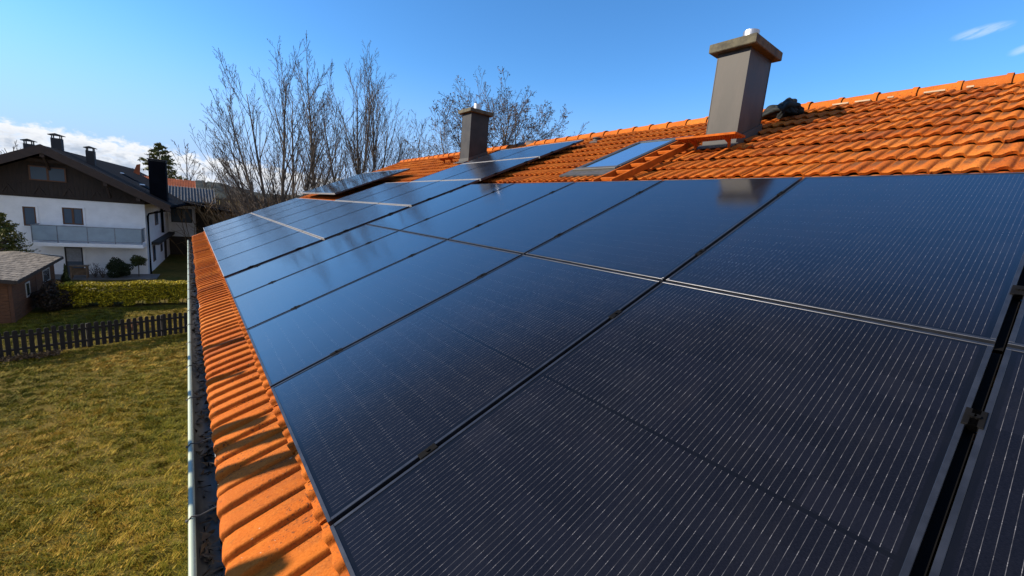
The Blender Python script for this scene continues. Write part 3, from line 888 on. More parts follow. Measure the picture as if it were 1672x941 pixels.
def box_quads(lo, hi):
    x0, y0, z0 = lo; x1, y1, z1 = hi
    V = np.array([(x0, y0, z0), (x1, y0, z0), (x1, y1, z0), (x0, y1, z0), (x0, y0, z1), (x1, y0, z1), (x1, y1, z1), (x0, y1, z1)], float)
    F = np.array([(3, 2, 1, 0), (4, 5, 6, 7), (0, 1, 5, 4), (1, 2, 6, 5), (2, 3, 7, 6), (3, 0, 4, 7)])
    return V, F

BARK = simple('bark_grey_brown', (0.10, 0.080, 0.064), 0.9, 0, 0.35, 4, stretch=(1, 1, .3))
TWIG = simple('twig_brown', (0.082, 0.062, 0.050), 0.85, 0, 0.3, 4)
TWIG2 = simple('twig_ochre', (0.19, 0.125, 0.06), 0.85, 0, 0.3, 4)

def grow(rng, out, p, d, L, r, level, cfg):
    segs = cfg['segs'][level]; pts = [p.copy()]; rad = [r]; dirs = []
    d = d.normalized()
    for i in range(segs):
        w = Vector((rng.gauss(0, 1), rng.gauss(0, 1), rng.gauss(0, 1)))*cfg['jit'][level]
        d = (d + w + Vector((0, 0, cfg['up'][level]))).normalized()
        p = p + d*(L/segs); pts.append(p.copy()); dirs.append(d.copy())
        rad.append(max(r*(1-cfg['taper']*(i+1)/segs), cfg['rmin']))
    out.append((level, pts, rad))
    if level+1 < len(cfg['n']):
        n = cfg['n'][level+1]
        n = max(1, int(round(n*rng.uniform(.7, 1.3))))
        for k in range(n):
            t = cfg['start'][level+1] + (1-cfg['start'][level+1])*(k+rng.random())/n
            t = min(t, .99); fi = t*segs; i = int(fi); q = pts[i].lerp(pts[i+1], fi-i)
            dd = dirs[i]
            ang = math.radians(rng.uniform(*cfg['ang'][level+1]))
            axis = dd.orthogonal().normalized(); axis.rotate(Quaternion(dd, rng.uniform(0, 2*math.pi)))
            nd = dd.copy(); nd.rotate(Quaternion(axis, ang))
            ll = L*cfg['len'][level+1]*(1.15-0.75*t)*rng.uniform(.7, 1.25)
            rr = max(rad[i]*cfg['rr'], cfg['rmin'])
            grow(rng, out, q, nd, ll, rr, level+1, cfg)

def bare_tree(label, base, stems, cfg, seed, mat=None, leaves=0, leaf_size=0.06, group=None, name='bare_tree', stub=False):
    """stems: list of (dx,dy, tilt_x, tilt_y, length, radius)"""
    rng = random.Random(seed); out = []
    base = Vector(base)
    for (dx, dy, tx, ty, L, r) in stems:
        grow(rng, out, base+Vector((dx, dy, -0.1)), Vector((tx, ty, 1)), L, r*cfg.get('thick', 1.0), 0, cfg)
    t = thing(name, label, 'tree', base, group=group)
    a, c = MB(), MB(); tips = []
    for lev, pts, rad in out:
        if lev == 0: a.tube(pts, rad, 7)
        else: c.tube(pts, rad, 5 if lev == 1 else 3, False)
        if lev >= 2: tips.append(pts[-1]); tips.append(pts[len(pts)//2])
    a.build('trunk', BARK, t, base, True); c.build('crown', mat or TWIG, t, base)
    if leaves:
        nr = np.random.default_rng(seed); idx = nr.integers(0, len(tips), leaves)
        P = np.array([tips[i] for i in idx])+nr.normal(0, .07, (leaves, 3))
        lm = simple('withered_leaf', (0.055, 0.035, 0.025), 0.8, 0, .4, 3)
        leaf_obj('dry_leaves', P, leaf_size, nr, lm, t, base, 0.7)
    return t

ASC = dict(n=[0, 18, 9, 4], segs=[12, 8, 5, 3], jit=[.018, .028, .045, .08], up=[.016, .050, .045, .03], taper=.86, rmin=.0085, thick=1.12,
           start=[0, .14, .12, .15], ang=[(0, 0), (14, 36), (18, 40), (20, 48)], len=[0, .50, .36, .36], rr=.46)
bare_tree('broad bare multi-stemmed tree fanning out left of the other trees', (5.1, 32.0, GZ),
          [(-.5, 0, -.56, .1, 7.8, .10), (-.5, .1, -.37, .05, 10.2, .11), (-.45, .1, -.28, -.1, 11.6, .12), (-.3, 0, -.20, .1, 12.6, .14), (-.1, 0, -.06, 0, 13.4, .15), (.2, .2, .07, .15, 13.0, .14), (.3, .1, .16, 0, 12.4, .12), (.4, 0, .26, -.1, 11.6, .12), (.5, 0, .38, .1, 10.4, .10)], ASC, 4, group='bare trees beyond the roof')
bare_tree('slim bare tree with the highest top rising behind the broad bare tree', (7.0, 33.5, GZ),
          [(0, 0, 0.0, 0, 15.0, .16)], dict(ASC, n=[0, 26, 7, 4], start=[0, .26, .12, .15], len=[0, .32, .38, .36]), 9, group='bare trees beyond the roof')
bare_tree('second bare multi-stemmed tree rising above the raised solar panels', (10.6, 34.0, GZ),
          [(-.4, 0, -.16, .1, 13.6, .13), (-.2, .1, -.08, -.1, 14.8, .15), (0, 0, .0, .1, 15.2, .16), (.2, 0, .07, 0, 14.8, .15), (.3, .3, .12, .1, 13.8, .13), (.4, .2, .20, .1, 13.0, .14), (.6, .1, .32, 0, 12.0, .12), (.6, .1, .46, 0, 10.8, .10), (.7, .1, .62, 0, 9.6, .08)], ASC, 17, group='bare trees beyond the roof')
RND = dict(ASC, n=[0, 17, 9, 5], start=[0, .50, .18, .2], ang=[(0, 0), (26, 62), (24, 55), (25, 60)], up=[.01, .05, .03, .0], len=[0, .48, .44, .42], jit=[.03, .06, .08, .11], rmin=.0105)
bare_tree('bare round-crowned tree dotted with withered seed clusters behind the farther chimney', (17.7, 27.0, GZ),
          [(-.2, 0, -.13, .05, 13.6, .18), (.1, .1, .05, 0, 14.6, .19), (.3, 0, .28, .1, 13.6, .17), (-.3, 0, -.32, 0, 12.6, .13), (0, .2, -.04, .1, 14.2, .15), (.2, .2, .15, 0, 14.0, .15)], RND, 31, leaves=2200, leaf_size=.06, group='bare trees beyond the roof')
bare_tree('bare tree with brownish crown right of the seed-dotted tree', (21.6, 27.5, GZ),
          [(0, 0, .0, .05, 14.4, .15), (.3, .1, .12, 0, 13.6, .12)], dict(RND, n=[0, 14, 9, 5]), 36, leaves=2000, leaf_size=.055, group='bare trees beyond the roof')
bare_tree('small leafless forked tree rightmost behind the ridge', (26.0, 28.0, GZ),
          [(0, 0, -.06, .05, 12.8, .12), (.1, 0, .06, 0, 13.6, .13), (.2, 0, .20, 0, 12.8, .10)], dict(RND, n=[0, 9, 6, 4], len=[0, .28, .42, .42]), 41, group='bare trees beyond the roof')
bare_tree('thin bare tree between the raised panels and the farther chimney', (17.2, 38.0, GZ),
          [(-.2, 0, -.10, .05, 11.5, .10), (0, 0, .0, .05, 13.0, .11), (.2, 0, .1, 0, 11.5, .09)], dict(ASC, n=[0, 10, 6, 4], start=[0, .4, .2, .2]), 52, group='bare trees beyond the roof')
bare_tree('low bare tree with round crown just left of the farther chimney', (20.2, 38.0, GZ),
          [(0, 0, 0, .05, 12.0, .11), (.1, 0, .22, 0, 11.5, .09), (-.1, 0, -.2, 0, 10.5, .08)], dict(ASC, n=[0, 10, 6, 5], start=[0, .45, .2, .2]), 57, group='bare trees beyond the roof')
bare_tree('small pale bare tree behind the orange-roofed house', (-0.2, 72.0, GZ),
          [(0, 0, .02, 0, 11.0, .16), (0, 0, .4, 0, 10.0, .12), (0, 0, -.35, 0, 9.5, .12)], dict(ASC, n=[0, 9, 5, 3], start=[0, .4, .2, .2], rmin=.02, up=[.02, .02, .0, 0]), 61, group='bare trees beyond the roof')
bare_tree('distant bare tree left behind the gable roof ridge', (-14.6, 66.0, GZ),
          [(0, 0, .02, 0, 8.2, .12), (0, 0, -.3, 0, 7.6, .10)], dict(ASC, n=[0, 9, 5, 3], start=[0, .4, .2, .2], rmin=.02), 63, group='bare trees beyond the roof')
# unseen tree added beside the house, its stems shaped to shade the eave
bare_tree('unseen bare multi-stemmed tree added beside the gutter to shade the eave', (-2.35, 3.1, GZ),
          [(-.05, -.42, 0, 0, 6.42, .070), (0, .0, .0, .0, 6.45, .078), (0, .36, .0, .0, 6.42, .066), (.0, .75, .0, .0, 6.42, .072), (.0, 1.25, .0, .0, 6.42, .05), (.0, 1.9, .0, .0, 6.42, .06)],
          dict(n=[0, 1], segs=[12, 4], jit=[.010, .08], up=[.03, .06], taper=.22, rmin=.012, start=[0, .85], ang=[(0, 0), (20, 40)], len=[0, .03], rr=.5), 5)

def thicket():
    rng = random.Random(77); b = MB()
    for i in range(1500):
        y = rng.uniform(40, 62); x = rng.uniform(-2.0, 30)*(y/46) if rng.random() < .4 else rng.uniform(1.0, 12)*(y/46)
        if x < 3.0*(y/46) and y < 46: continue
        h = rng.uniform(3.8, 6.2)+(.8 if x > 5 else 0); p = Vector((x, y, GZ)); d = Vector((rng.gauss(0, .16), rng.gauss(0, .1), 1)).normalized()
        pts = [p]
        for s in range(5):
            d = (d+Vector((rng.gauss(0, .13), rng.gauss(0, .1), .02))).normalized(); p = p+d*h/5; pts.append(p)
        b.tube(pts, [.035, .03, .026, .022, .018, .014], 3, False)
        for k in range(7):
            j = rng.randint(1, 4); q = pts[j]; dd = (d+Vector((rng.gauss(0, .7), rng.gauss(0, .5), rng.gauss(.2, .3)))).normalized(); l = rng.uniform(.6, 1.6)
            b.tube([q, q+dd*l*.5+Vector((0, 0, .05)), q+dd*l], [.018, .015, .011], 3, False)
    o = b.build('undergrowth', TWIG2, None)
    tag(o, 'brown leafless thicket growing between the houses and the bare trees', 'thicket', kind='stuff')
thicket()

# ------------------------------------------------------------------ neighbour house
def neighbour():
    P0 = Vector((-2.62, 37.5, GZ))
    t = thing('chalet_house', 'white plastered chalet house with dark timber gable, glass balcony and broad dark roof', 'house', P0, (0, 0, -R(4.0)))
    Z = lambda z: z-GZ
    wood = simple('dark_timber', (0.030, 0.019, 0.014), 0.75, 0, 0.35, 3, stretch=(4, 4, .6), bump=.3)
    fasc = simple('brown_fascia', (0.045, 0.026, 0.018), 0.7, 0, 0.25, 4)
    roofm = simple('dark_roof_covering', (0.005, 0.006, 0.009), 0.95, 0, 0.25, 2, spec=0.05)
    frame = simple('brown_window_frame', (0.11, 0.045, 0.018), 0.55, 0, .2, 8)
    m, g, bs = new_mat('house_window_glass'); bs.inputs['Base Color'].default_value = (.085, .115, .15, 1); bs.inputs['Roughness'].default_value = .25; bs.inputs['Specular IOR Level'].default_value = .15
    glass = m
    pl = M['plaster']
    # walls: front leaf with openings left as dark recesses set by window boxes
    wl, wr, depth = -8.6, 0.0, 14.0
    pk, zr = -4.25, Z(2.75)                   # ridge
    slope = 0.525
    zroof = lambda x: zr-abs(x-pk)*slope
    zw = Z(-0.16)
    b = MB()
    b.box((wl, 0, 0), (wr, depth, zw)); b.build('wall', pl, t)
    b = MB(); b.prism([(wl-.02, -.05, zw-.05), (wr+.02, -.05, zw-.05), (wr+.02, -.05, zroof(wr)-.28), (pk, -.05, zr-.28), (wl-.02, -.05, zroof(wl)-.28)], (0, depth+.1, 0))
    gb = b.build('gable', wood, t)
    # carved boards across the gable
    b = MB()
    for z in (Z(.62), Z(-.12)): b.box((wl, -.09, z), (wr, -.052, z+.06))
    for i in range(46):
        x = wl+.1+i*.187
        zt_ = min(Z(.6), zroof(x)-.34)
        if zt_ > zw+.1: b.box((x, -.066, zw+.02), (x+.015, -.052, zt_))
    for i in range(6):
        x = -7.6+i*1.25
        b.prism([(x, -.10, zw+.12), (x+.09, -.10, zw+.12), (x+.34, -.10, zw+.62), (x+.25, -.10, zw+.62)], (0, .05, 0))
        b.prism([(x+.5, -.10, zw+.12), (x+.59, -.10, zw+.12), (x+.34, -.10, zw+.62), (x+.25, -.10, zw+.62)], (0, .048, 0))
    b.build('gable_boards', wood, gb)
    # roof
    ov = 1.45; y0, y1 = -1.25, 26.0
    b = MB()
    L, Rr = pk-5.7-ov*.0, pk+5.7
    th = .10
    for sgn, xe in ((1, Rr), (-1, L)):
        p = [(pk, zr+th), (xe, zroof(xe)+th), (xe, zroof(xe)-.04), (pk, zr-.04)]
        if sgn < 0: p = p[::-1]
        b.prism([(x, y0+.03, z) for x, z in p], (0, y1-y0-.06, 0))
    rf = b.build('roof', roofm, t)
    for sgn, xe in ((1, Rr+.03), (-1, L-.03)):
        for (ya, yb, d0, d1) in ((y0, y0+.06, .14, -.36), (y1-.06, y1, .14, -.2)):
            p = [(pk, zr+d0), (xe, zroof(xe)+d0), (xe, zroof(xe)+d1), (pk, zr+d1)]
            if sgn < 0: p = p[::-1]
            b = MB(); b.prism([(x, ya, z) for x, z in p], (0, yb-ya, 0)); b.build('bargeboard', fasc, rf)
    # purlin ends and braces
    for x in (pk, pk-2.6, pk+2.6, wr-.15, wl+.15):
        z = zroof(x)-.36
        b = MB(); b.box((x-.10, y0+.10, z-.22), (x+.10, .2, z))
        if abs(x-pk) < 3:
            b.prism([(x-.05, -.05, z-1.0), (x-.05, -.05, z-.80), (x-.05, -.85, z-.22), (x-.05, -1.0, z-.22)], (.10, 0, 0))
        b.build('purlin', fasc, t)
    b = MB(); b.prism([(pk-.9, -.5, zr-.36-.5), (pk+.9, -.5, zr-.36-.5), (pk+.7, -.5, zr-.36-.32), (pk-.7, -.5, zr-.36-.32)], (0, .1, 0))
    b.build('tie_beam', fasc, t)
    b = MB(); xe = Rr
    b.tube([(xe+.06, y0, zroof(xe)-.02), (xe+.06, y1, zroof(xe)-.02)], .075, 8)
    b.build('eaves_gutter', roofm, t, None, True)
    # roof windows on the right slope (pale rims)
    rim = simple('pale_rim', (.55, .56, .58), .4, .3)
    for (xa, ya, yb) in ((-2.2, 7.2, 8.3), (-.75, 4.6, 6.6)):
        b = MB(); b.prism([(xa, ya, zroof(xa)+.105), (xa+.8, ya, zroof(xa+.8)+.105), (xa+.8, ya, zroof(xa+.8)+.16), (xa, ya, zroof(xa)+.16)], (0, yb-ya, 0))
        f = b.build('roof_window', roofm, rf)
        b = MB(); b.prism([(xa-.07, ya, zroof(xa-.07)+.13), (xa, ya, zroof(xa)+.13), (xa, ya, zroof(xa)+.20), (xa-.07, ya, zroof(xa-.07)+.20)], (0, yb-ya, 0)); b.build('rim', rim, f)
    # chimneys
    def chim(x, y, w, h, big=False):
        z = zroof(x)-.2
        b = MB(); b.box((x-w/2, y-w/2, z), (x+w/2, y+w/2, z+h+.2)); c = b.build('chimney', roofm if big else simple('dark_brick', (.03, .028, .03), .8), t)
        b = MB()
        if big:
            b.box((x-w/2-.04, y-w/2-.04, z+h+.2), (x+w/2+.04, y+w/2+.04, z+h+.27))
            b.box((x-w/2-.015, y-w/2-.015, z+h+.12), (x+w/2+.015, y+w/2+.015, z+h+.15))
        else:
            for dx in (-.38, .38):
                for dy in (-.38, .38): b.box((x+dx*w-.025, y+dy*w-.025, z+h+.2), (x+dx*w+.025, y+dy*w+.025, z+h+.36))
            b.prism([(x-w*.72, y-w*.6, z+h+.36), (x+w*.72, y-w*.6, z+h+.36), (x+w*.72, y-w*.6, z+h+.40), (x, y-w*.6, z+h+.50), (x-w*.72, y-w*.6, z+h+.40)], (0, w*1.2, 0))
        b.build('cap', M['lead'], c)
    chim(-5.6, 2.2, .42, .95); chim(-4.45, 2.6, .48, .92); chim(-3.0, 3.0, .42, .95); chim(.62, 1.6, .92, 2.65, True)
    # windows
    def win(x0, x1, z0, z1, y=0.0, panes=2, nm='window', fm=frame, reveal=True):
        b = MB(); f = .07
        b.box((x0, y-.035, z0), (x0+f, y+.03, z1)); b.box((x1-f, y-.035, z0), (x1, y+.03, z1))
        b.box((x0+f, y-.035, z0), (x1-f, y+.03, z0+f)); b.box((x0+f, y-.035, z1-f), (x1-f, y+.03, z1))
        for k in range(1, panes):
            xm = x0+(x1-x0)*k/panes; b.box((xm-.05, y-.033, z0+f), (xm+.05, y+.028, z1-f))
        w = b.build(nm, fm, t)
        b = MB(); b.box((x0+f, y-.012, z0+f), (x1-f, y-.006, z1-f)); b.build('pane', glass, w)
        if reveal:
            b = MB(); s = .09
            b.box((x0-s, y-.06, z1), (x1+s, y+.01, z1+.06)); b.box((x0-s, y-.10, z0-.06), (x1+s, y+.01, z0)); b.box((x0-s, y-.055, z0), (x0, y+.01, z1)); b.box((x1, y-.055, z0), (x1+s, y+.01, z1))
            b.build('surround', pl, w)
        return w
    win(-5.56, -5.02, Z(-1.95), Z(-.80), panes=1); win(-3.90, -2.98, Z(-1.76), Z(-.72)); win(-7.6, -6.8, Z(-1.9), Z(-.8))
    win(-5.12, -3.56, Z(.80), Z(1.66), y=-.11, reveal=False)
    d = win(-3.96, -3.14, .02, Z(-3.18), panes=1, nm='terrace_door', fm=simple('black_door_frame', (.02, .02, .022), .5))
    b = MB(); b.box((-3.9, -.018, .9), (-3.2, -.0125, 1.75)); b.build('blind', simple('grey_blind', (.25, .26, .28), .7), d)
    win(-7.0, -6.1, 0.9, Z(-3.2), panes=2)
    # balcony
    bm_ = MB(); bm_.box((-4.98, -1.3, Z(-3.02)), (-.02, -.003, Z(-2.80)))
    bal = bm_.build('balcony', pl, t)
    steel = simple('balcony_steel', (.22, .24, .27), .4, .6)
    gl = simple('frosted_balcony_glass', (.30, .38, .44), .18, 0, .08, 2, spec=.6)
    b = MB()
    zt_, zb_ = Z(-1.80), Z(-2.68)
    b.box((-4.96, -1.29, zt_), (-.04, -1.25, zt_+.04)); b.box((-4.96, -1.29, zb_-.02), (-.04, -1.26, zb_+.02))
    for x in (-4.94, -3.9, -2.6, -1.35, -.08): b.box((x-.02, -1.288, Z(-2.8)), (x+.02, -1.252, zt_))
    b.box((-.08, -1.25, zt_), (-.04, 0, zt_+.04)); b.box((-4.96, -1.25, zt_), (-4.92, 0, zt_+.04))
    b.build('railing', steel, bal)
    b = MB(); b.box((-4.92, -1.276, zb_+.02), (-.10, -1.266, zt_)); b.box((-.065, -1.25, zb_+.02), (-.058, -.03, zt_)); b.box((-4.945, -1.25, zb_+.02), (-4.938, -.03, zt_))
    b.build('glass_panel', gl, bal)
    # side wall features and projecting upper floor
    b = MB(); b.box((.003, 1.9, Z(-3.1)), (.42, 12, Z(-2.9))); b.build('ledge', simple('dark_ledge', (.03, .028, .026), .8), t)
    def swin(y0, y1, z0, z1):
        b = MB(); b.box((-.02, y0, z0), (.035, y1, z1)); w = b.build('window', frame, t)
        b = MB(); b.box((.036, y0+.07, z0+.07), (.042, y1-.07, z1-.07)); b.build('pane', glass, w)
    swin(4.1, 5.6, Z(-1.85), Z(-.8)); swin(2.3, 3.4, Z(-4.4), Z(-3.2)); swin(6.2, 7.2, Z(-4.1), Z(-3.45))
    b = MB(); b.box((.003, 8.4, .02), (.04, 9.6, Z(-3.2))); b.build('side_door', wood, t)
    # bay wing at the back right
    b = MB(); b.box((-.5, 12.0, Z(-3.3)), (2.0, 19, Z(-.45))); b.build('bay', pl, t)
    b = MB(); b.box((-.4, 12.8, 0), (.9, 19, Z(-3.35))); b.build('bay_base', simple('bay_base_wall', (.35, .35, .36), .9), t)
    win(.22, 1.75, Z(-2.0), Z(-.72), y=11.98, panes=2, fm=simple('dark_bay_frame', (.02, .018, .017), .5), reveal=False)
    # porch roof of the bay
    b = MB(); b.prism([(.4, 9.5, Z(.12)), (6.1, 9.5, Z(-.82)), (6.1, 9.5, Z(-.97)), (.4, 9.5, Z(-.03))], (0, 12, 0)); b.build('annex_roof', roofm, t)
    b = MB(); b.box((2.1, 13, 0), (5.6, 20.5, Z(-.80))); b.build('annex_wall', wood, t)
    for y in (9.8,): 
        b = MB(); b.box((5.5, y, 0), (5.65, y+.15, Z(-.92))); b.build('post', fasc, t)
    # downpipe
    b = MB(); b.tube([(xe+.06, 1.2, zroof(xe)-.05), (1.05, 1.0, Z(-.55)), (.16, .3, Z(-.82)), (.10, .25, Z(-1.0)), (.10, .25, 0.05)], .06, 8)
    b.build('downpipe', roofm, t, None, True)
    b = MB(); b.box((.05, 6.9, Z(-2.6)), (.2, 7.15, Z(-.3))); b.build('downpipe', roofm, t)
    # terrace strip
    b = MB(); b.box((-9, -1.9, -.02), (.6, -.003, .07)); b.build('terrace', simple('terrace_slabs', (.14, .13, .12), .85, 0, .25, 2), t)
neighbour()

# ------------------------------------------------------------------ other houses in the distance
def far_houses():
    def ribbed(b, p0, du, dv, nu, amp, nrm):                 # corrugated slope
        pass
    # orange roof house
    P = Vector((-3.2, 55.0, GZ)); t = thing('orange_roof_house', 'distant house with orange tiled roof behind the black chimney', 'house', P)
    om = simple('distant_orange_tiles', (.37, .09, .028), .8, 0, .25, 1.2)
    b = MB(); b.box((-4, 1.2, 0), (3.0, 8, 4.6)); b.build('wall', simple('far_plaster', (.35, .27, .22), .9), t)
    V = []; nx = 120
    for i in range(nx+1):
        x = -4.5+8.1*i/nx; a = .05*math.cos(i*math.pi)
        V += [(x, .2, 5.15+a), (x, 3.6, 7.05+a)]
    F = [(2*i, 2*i+2, 2*i+3, 2*i+1) for i in range(nx)]
    V2 = [(x, 7.2-y, z) for x, y, z in V]
    np_mesh('roof', np.array(V), np.array(F), om, t); np_mesh('back_roof', np.array(V2), np.array(F)[:, ::-1], om, t)
    b = MB(); b.prism([(3.0, 1.3, 4.6), (3.0, 6.2, 4.6), (3.0, 3.7, 6.9)], (-.2, 0, 0)); b.build('gable', simple('far_gable', (.20, .10, .06), .9), t)
    b = MB(); b.prism([(-1.75, 1.5, 5.9), (-1.0, 1.5, 8.05), (-.72, 1.5, 8.15), (-.80, 1.5, 7.2), (-1.15, 1.5, 6.3), (-1.45, 1.5, 5.8)], (0, .3, 0)); b.build('curved_verge', om, t)
    # dark ribbed roof barn
    P = Vector((0.3, 49.0, GZ)); t = thing('ribbed_roof_barn', 'dark barn with pale ribbed sheet roof in front of the brown thicket', 'barn', P)
    b = MB(); b.box((-2.5, .5, 0), (1.2, 6, 4.9)); b.build('wall', simple('barn_timber', (.04, .028, .02), .85), t)
    rm = simple('sheet_roof', (.06, .06, .055), .6, .2, .3, 1); rib = simple('sheet_rib', (.13, .125, .11), .6, .2, .2, 2)
    b = MB(); b.prism([(-2.8, 0, 4.95), (-2.8, 3.4, 6.25), (-2.8, 6.8, 4.95), (-2.8, 6.8, 4.85), (-2.8, 3.4, 6.15), (-2.8, 0, 4.85)], (4.3, 0, 0)); r = b.build('roof', rm, t)
    b = MB()
    for i in range(19):
        x = -2.75+i*.233; b.prism([(x, -.02, 4.95), (x, 3.4, 6.25), (x, 3.4, 6.33), (x, -.02, 5.03)], (.075, 0, 0))
    b.build('ribs', rib, r)
    # reed-like tall board fence right of it
    P = Vector((3.6, 50.0, GZ)); t = thing('board_fence', 'tall weathered board fence beside the ribbed roof barn', 'fence', P)
    b = MB(); rng = random.Random(4)
    for i in range(26):
        x = -2.0+i*.19; h = 5.6+rng.uniform(-.2, .2); b.box((x, 0, 0), (x+.13, .05, h))
    b.box((-2.1, .06, 5.3), (3.0, .12, 5.45)); b.build('boards', simple('weathered_board', (.10, .075, .05), .9, 0, .4, 5), t)
far_houses()

# ------------------------------------------------------------------ conifer, bush, hedge, garden plants
def conifer(label, base, H, Rb, seed, stops, droop=.15, n=70, start=.25, one=None, lsz=.10, name='conifer_tree', dens=34):
    rng = random.Random(seed); nr = np.random.default_rng(seed); base = Vector(base)
    t = thing(name, label, 'tree', base)
    b = MB(); b.tube([base, base+Vector((.1, 0, H*.5)), base+Vector((.05, 0, H))], [H*.018, H*.012, .02], 7); 
    P = []
    for i in range(n):
        f = start+(1-start)*(i/n)**.9; a = rng.uniform(0, 2*math.pi); L = Rb*(1.05-f)**.8*rng.uniform(.55, 1.2)
        if one is not None and rng.random() < .45: a = one+rng.gauss(0, .5)
        p = base+Vector((.05, 0, H*f)); d = Vector((math.cos(a), math.sin(a), rng.uniform(.0, .35)))
        pts = [p]
        for s in range(5):
            d = (d+Vector((0, 0, -droop*.4+(.1 if s > 2 else 0)))).normalized(); p = p+d*L/5; pts.append(p)
        b.tube(pts, [.03, .025, .02, .016, .012, .008], 4, False)
        for k in range(dens):
            u = rng.uniform(.25, 1.0)*4.99; j = int(u); q = pts[j].lerp(pts[j+1], u-j)
            P.append(q+Vector((rng.gauss(0, .11), rng.gauss(0, .11), rng.gauss(.02, .07)))*(L/2+.3))
    b.build('trunk', BARK, t, base, True)
    leaf_obj('crown', np.array(P), lsz, nr, leaf_mat('needles_%d' % seed, stops), t, base, .28)
    return t
conifer('distant pine with sparse layered branches behind the black house chimney', (-3.0, 70, GZ), 11.4, 4.6, 12, [(0, (.05, .065, .018)), (1, (.17, .17, .045))], n=64, start=.40, lsz=.24, one=0.1, dens=44)
conifer('bushy yellow green conifer behind the wooden shed', (-8.35, 34.2, GZ), 3.95, 1.75, 14, [(0, (.03, .045, .01)), (.6, (.09, .10, .018)), (1, (.20, .17, .03))], n=150, start=.12, lsz=.085, droop=.0, dens=60)

def hedge():
    rng = np.random.default_rng(6); x0, x1, y0, y1, z0, z1 = -5.15, 3.2, 27.40, 28.45, GZ, -3.87
    base = Vector((-1, 27.6, GZ)); t = thing('hedge', 'clipped yew hedge with sunlit yellow green top', 'hedge', base)
    N = 52000
    P = np.column_stack([rng.uniform(x0, x1, N), rng.uniform(y0, y1, N), rng.uniform(z0+.12, z1, N)])
    f = rng.integers(0, 4, N)                         # push leaves to the shell
    P[f == 0, 1] = y0+np.abs(rng.normal(0, .05, (f == 0).sum())); P[f == 1, 2] = z1-np.abs(rng.normal(0, .05, (f == 1).sum())); P[f == 2, 2] = z1-np.abs(rng.normal(0, .03, (f == 2).sum()))
    P[:, 1] -= .06*np.sin(P[:, 0]*3.1)*np.sin(P[:, 2]*4); P[:, 2] += .03*np.sin(P[:, 0]*2.3)+.02*np.sin(P[:, 0]*7)
    # openings along the foot
    keep = ~((P[:, 2] < z0+.30) & (np.sin(P[:, 0]*7.3) > .1))
    P = P[keep]
    m = leaf_mat('hedge_leaf', [(0, (.05, .05, .004)), (.5, (.30, .24, .010)), (1, (.72, .54, .028))], .55)
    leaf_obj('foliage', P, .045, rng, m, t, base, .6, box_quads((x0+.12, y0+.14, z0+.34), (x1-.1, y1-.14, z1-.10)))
    b = MB(); rr = random.Random(3)
    for i in range(46):
        x = x0+.1+i*.18; b.tube([(x, 27.9+rr.uniform(-.2, .2), z0-.05), (x+rr.uniform(-.1, .1), 27.9, z0+.5)], .022, 5)
    b.build('stem', BARK, t, base)
hedge()

def shrub(label, base, rx, rz, seed, stops, N=2600, zoff=0, cone=False, lsz=.05, name='shrub', stem=True):
    rng = np.random.default_rng(seed); base = Vector(base); t = thing(name, label, 'shrub', base)
    q = rng.normal(0, 1, (N, 3)); q /= np.linalg.norm(q, axis=1)[:, None]; r = rng.random(N)**.28
    lump = 1+.18*np.sin(4*q[:, 0]+seed)+.14*np.sin(7*q[:, 2]+3*q[:, 1])
    P = q*(r*lump)[:, None]*np.array([rx, rx, rz])+np.array(base)+np.array([0, 0, zoff+rz])
    if cone:
        h = (P[:, 2]-base.z)/(2*rz); k = np.clip(1.25-h, .1, 1.2); P[:, 0] = base.x+(P[:, 0]-base.x)*k; P[:, 1] = base.y+(P[:, 1]-base.y)*k
    if stem:
        b = MB(); b.tube([base, base+Vector((.02, 0, zoff+rz))], .03, 6); b.build('stem', BARK, t, base)
    leaf_obj('foliage', P, lsz, rng, leaf_mat('leaf_%d' % seed, stops), t, base, .55)
G1 = [(0, (.010, .016, .006)), (1, (.035, .050, .016))]; G2 = [(0, (.02, .03, .008)), (1, (.07, .08, .02))]
shrub('dark rounded evergreen shrub against the white house wall', (-4.0, 36.3, GZ), .62, .62, 3, G1, 4200, 0)
shrub('small clipped standard shrub by the corner of the white house', (-3.05, 36.5, GZ), .36, .36, 4, G2, 1500, .75)
shrub('slim column shrub between the shed and the hedge', (-5.5, 31.0, GZ), .24, .75, 7, G2, 1800, 0, True)
shrub('dark tangled bush at the shed end of the hedge', (-5.35, 27.6, GZ), .85, .62, 8, [(0, (.018, .012, .008)), (1, (.05, .03, .015))], 3600, 0)
def bare_shrub(label, base, h, seed, name='bare_shrub'):
    rng = random.Random(seed); base = Vector(base); t = thing(name, label, 'shrub', base); b = MB(); c = MB()
    for k in range(9):
        d = Vector((rng.gauss(0, .4), rng.gauss(0, .3), 1)).normalized(); p = base.copy(); pts = [p]
        for s in range(4): d = (d+Vector((rng.gauss(0, .2), rng.gauss(0, .2), 0))).normalized(); p = p+d*h/4; pts.append(p)
        (b if k < 3 else c).tube(pts, [.018, .015, .012, .01, .008], 4, False)
        for j in range(4):
            q = pts[rng.randint(1, 3)]; dd = Vector((rng.gauss(0, .7), rng.gauss(0, .6), .5)).normalized(); c.tube([q, q+dd*h*.3], [.009, .006], 3, False)
    b.build('stem', BARK, t, base); c.build('twigs', TWIG, t, base)
bare_shrub('leafless twiggy shrub beside the garden table', (-5.1, 36.4, GZ+.05), .95, 5)
bare_shrub('low leafless shrub left of the dark evergreen shrub', (-4.75, 36.2, GZ+.05), .75, 6)

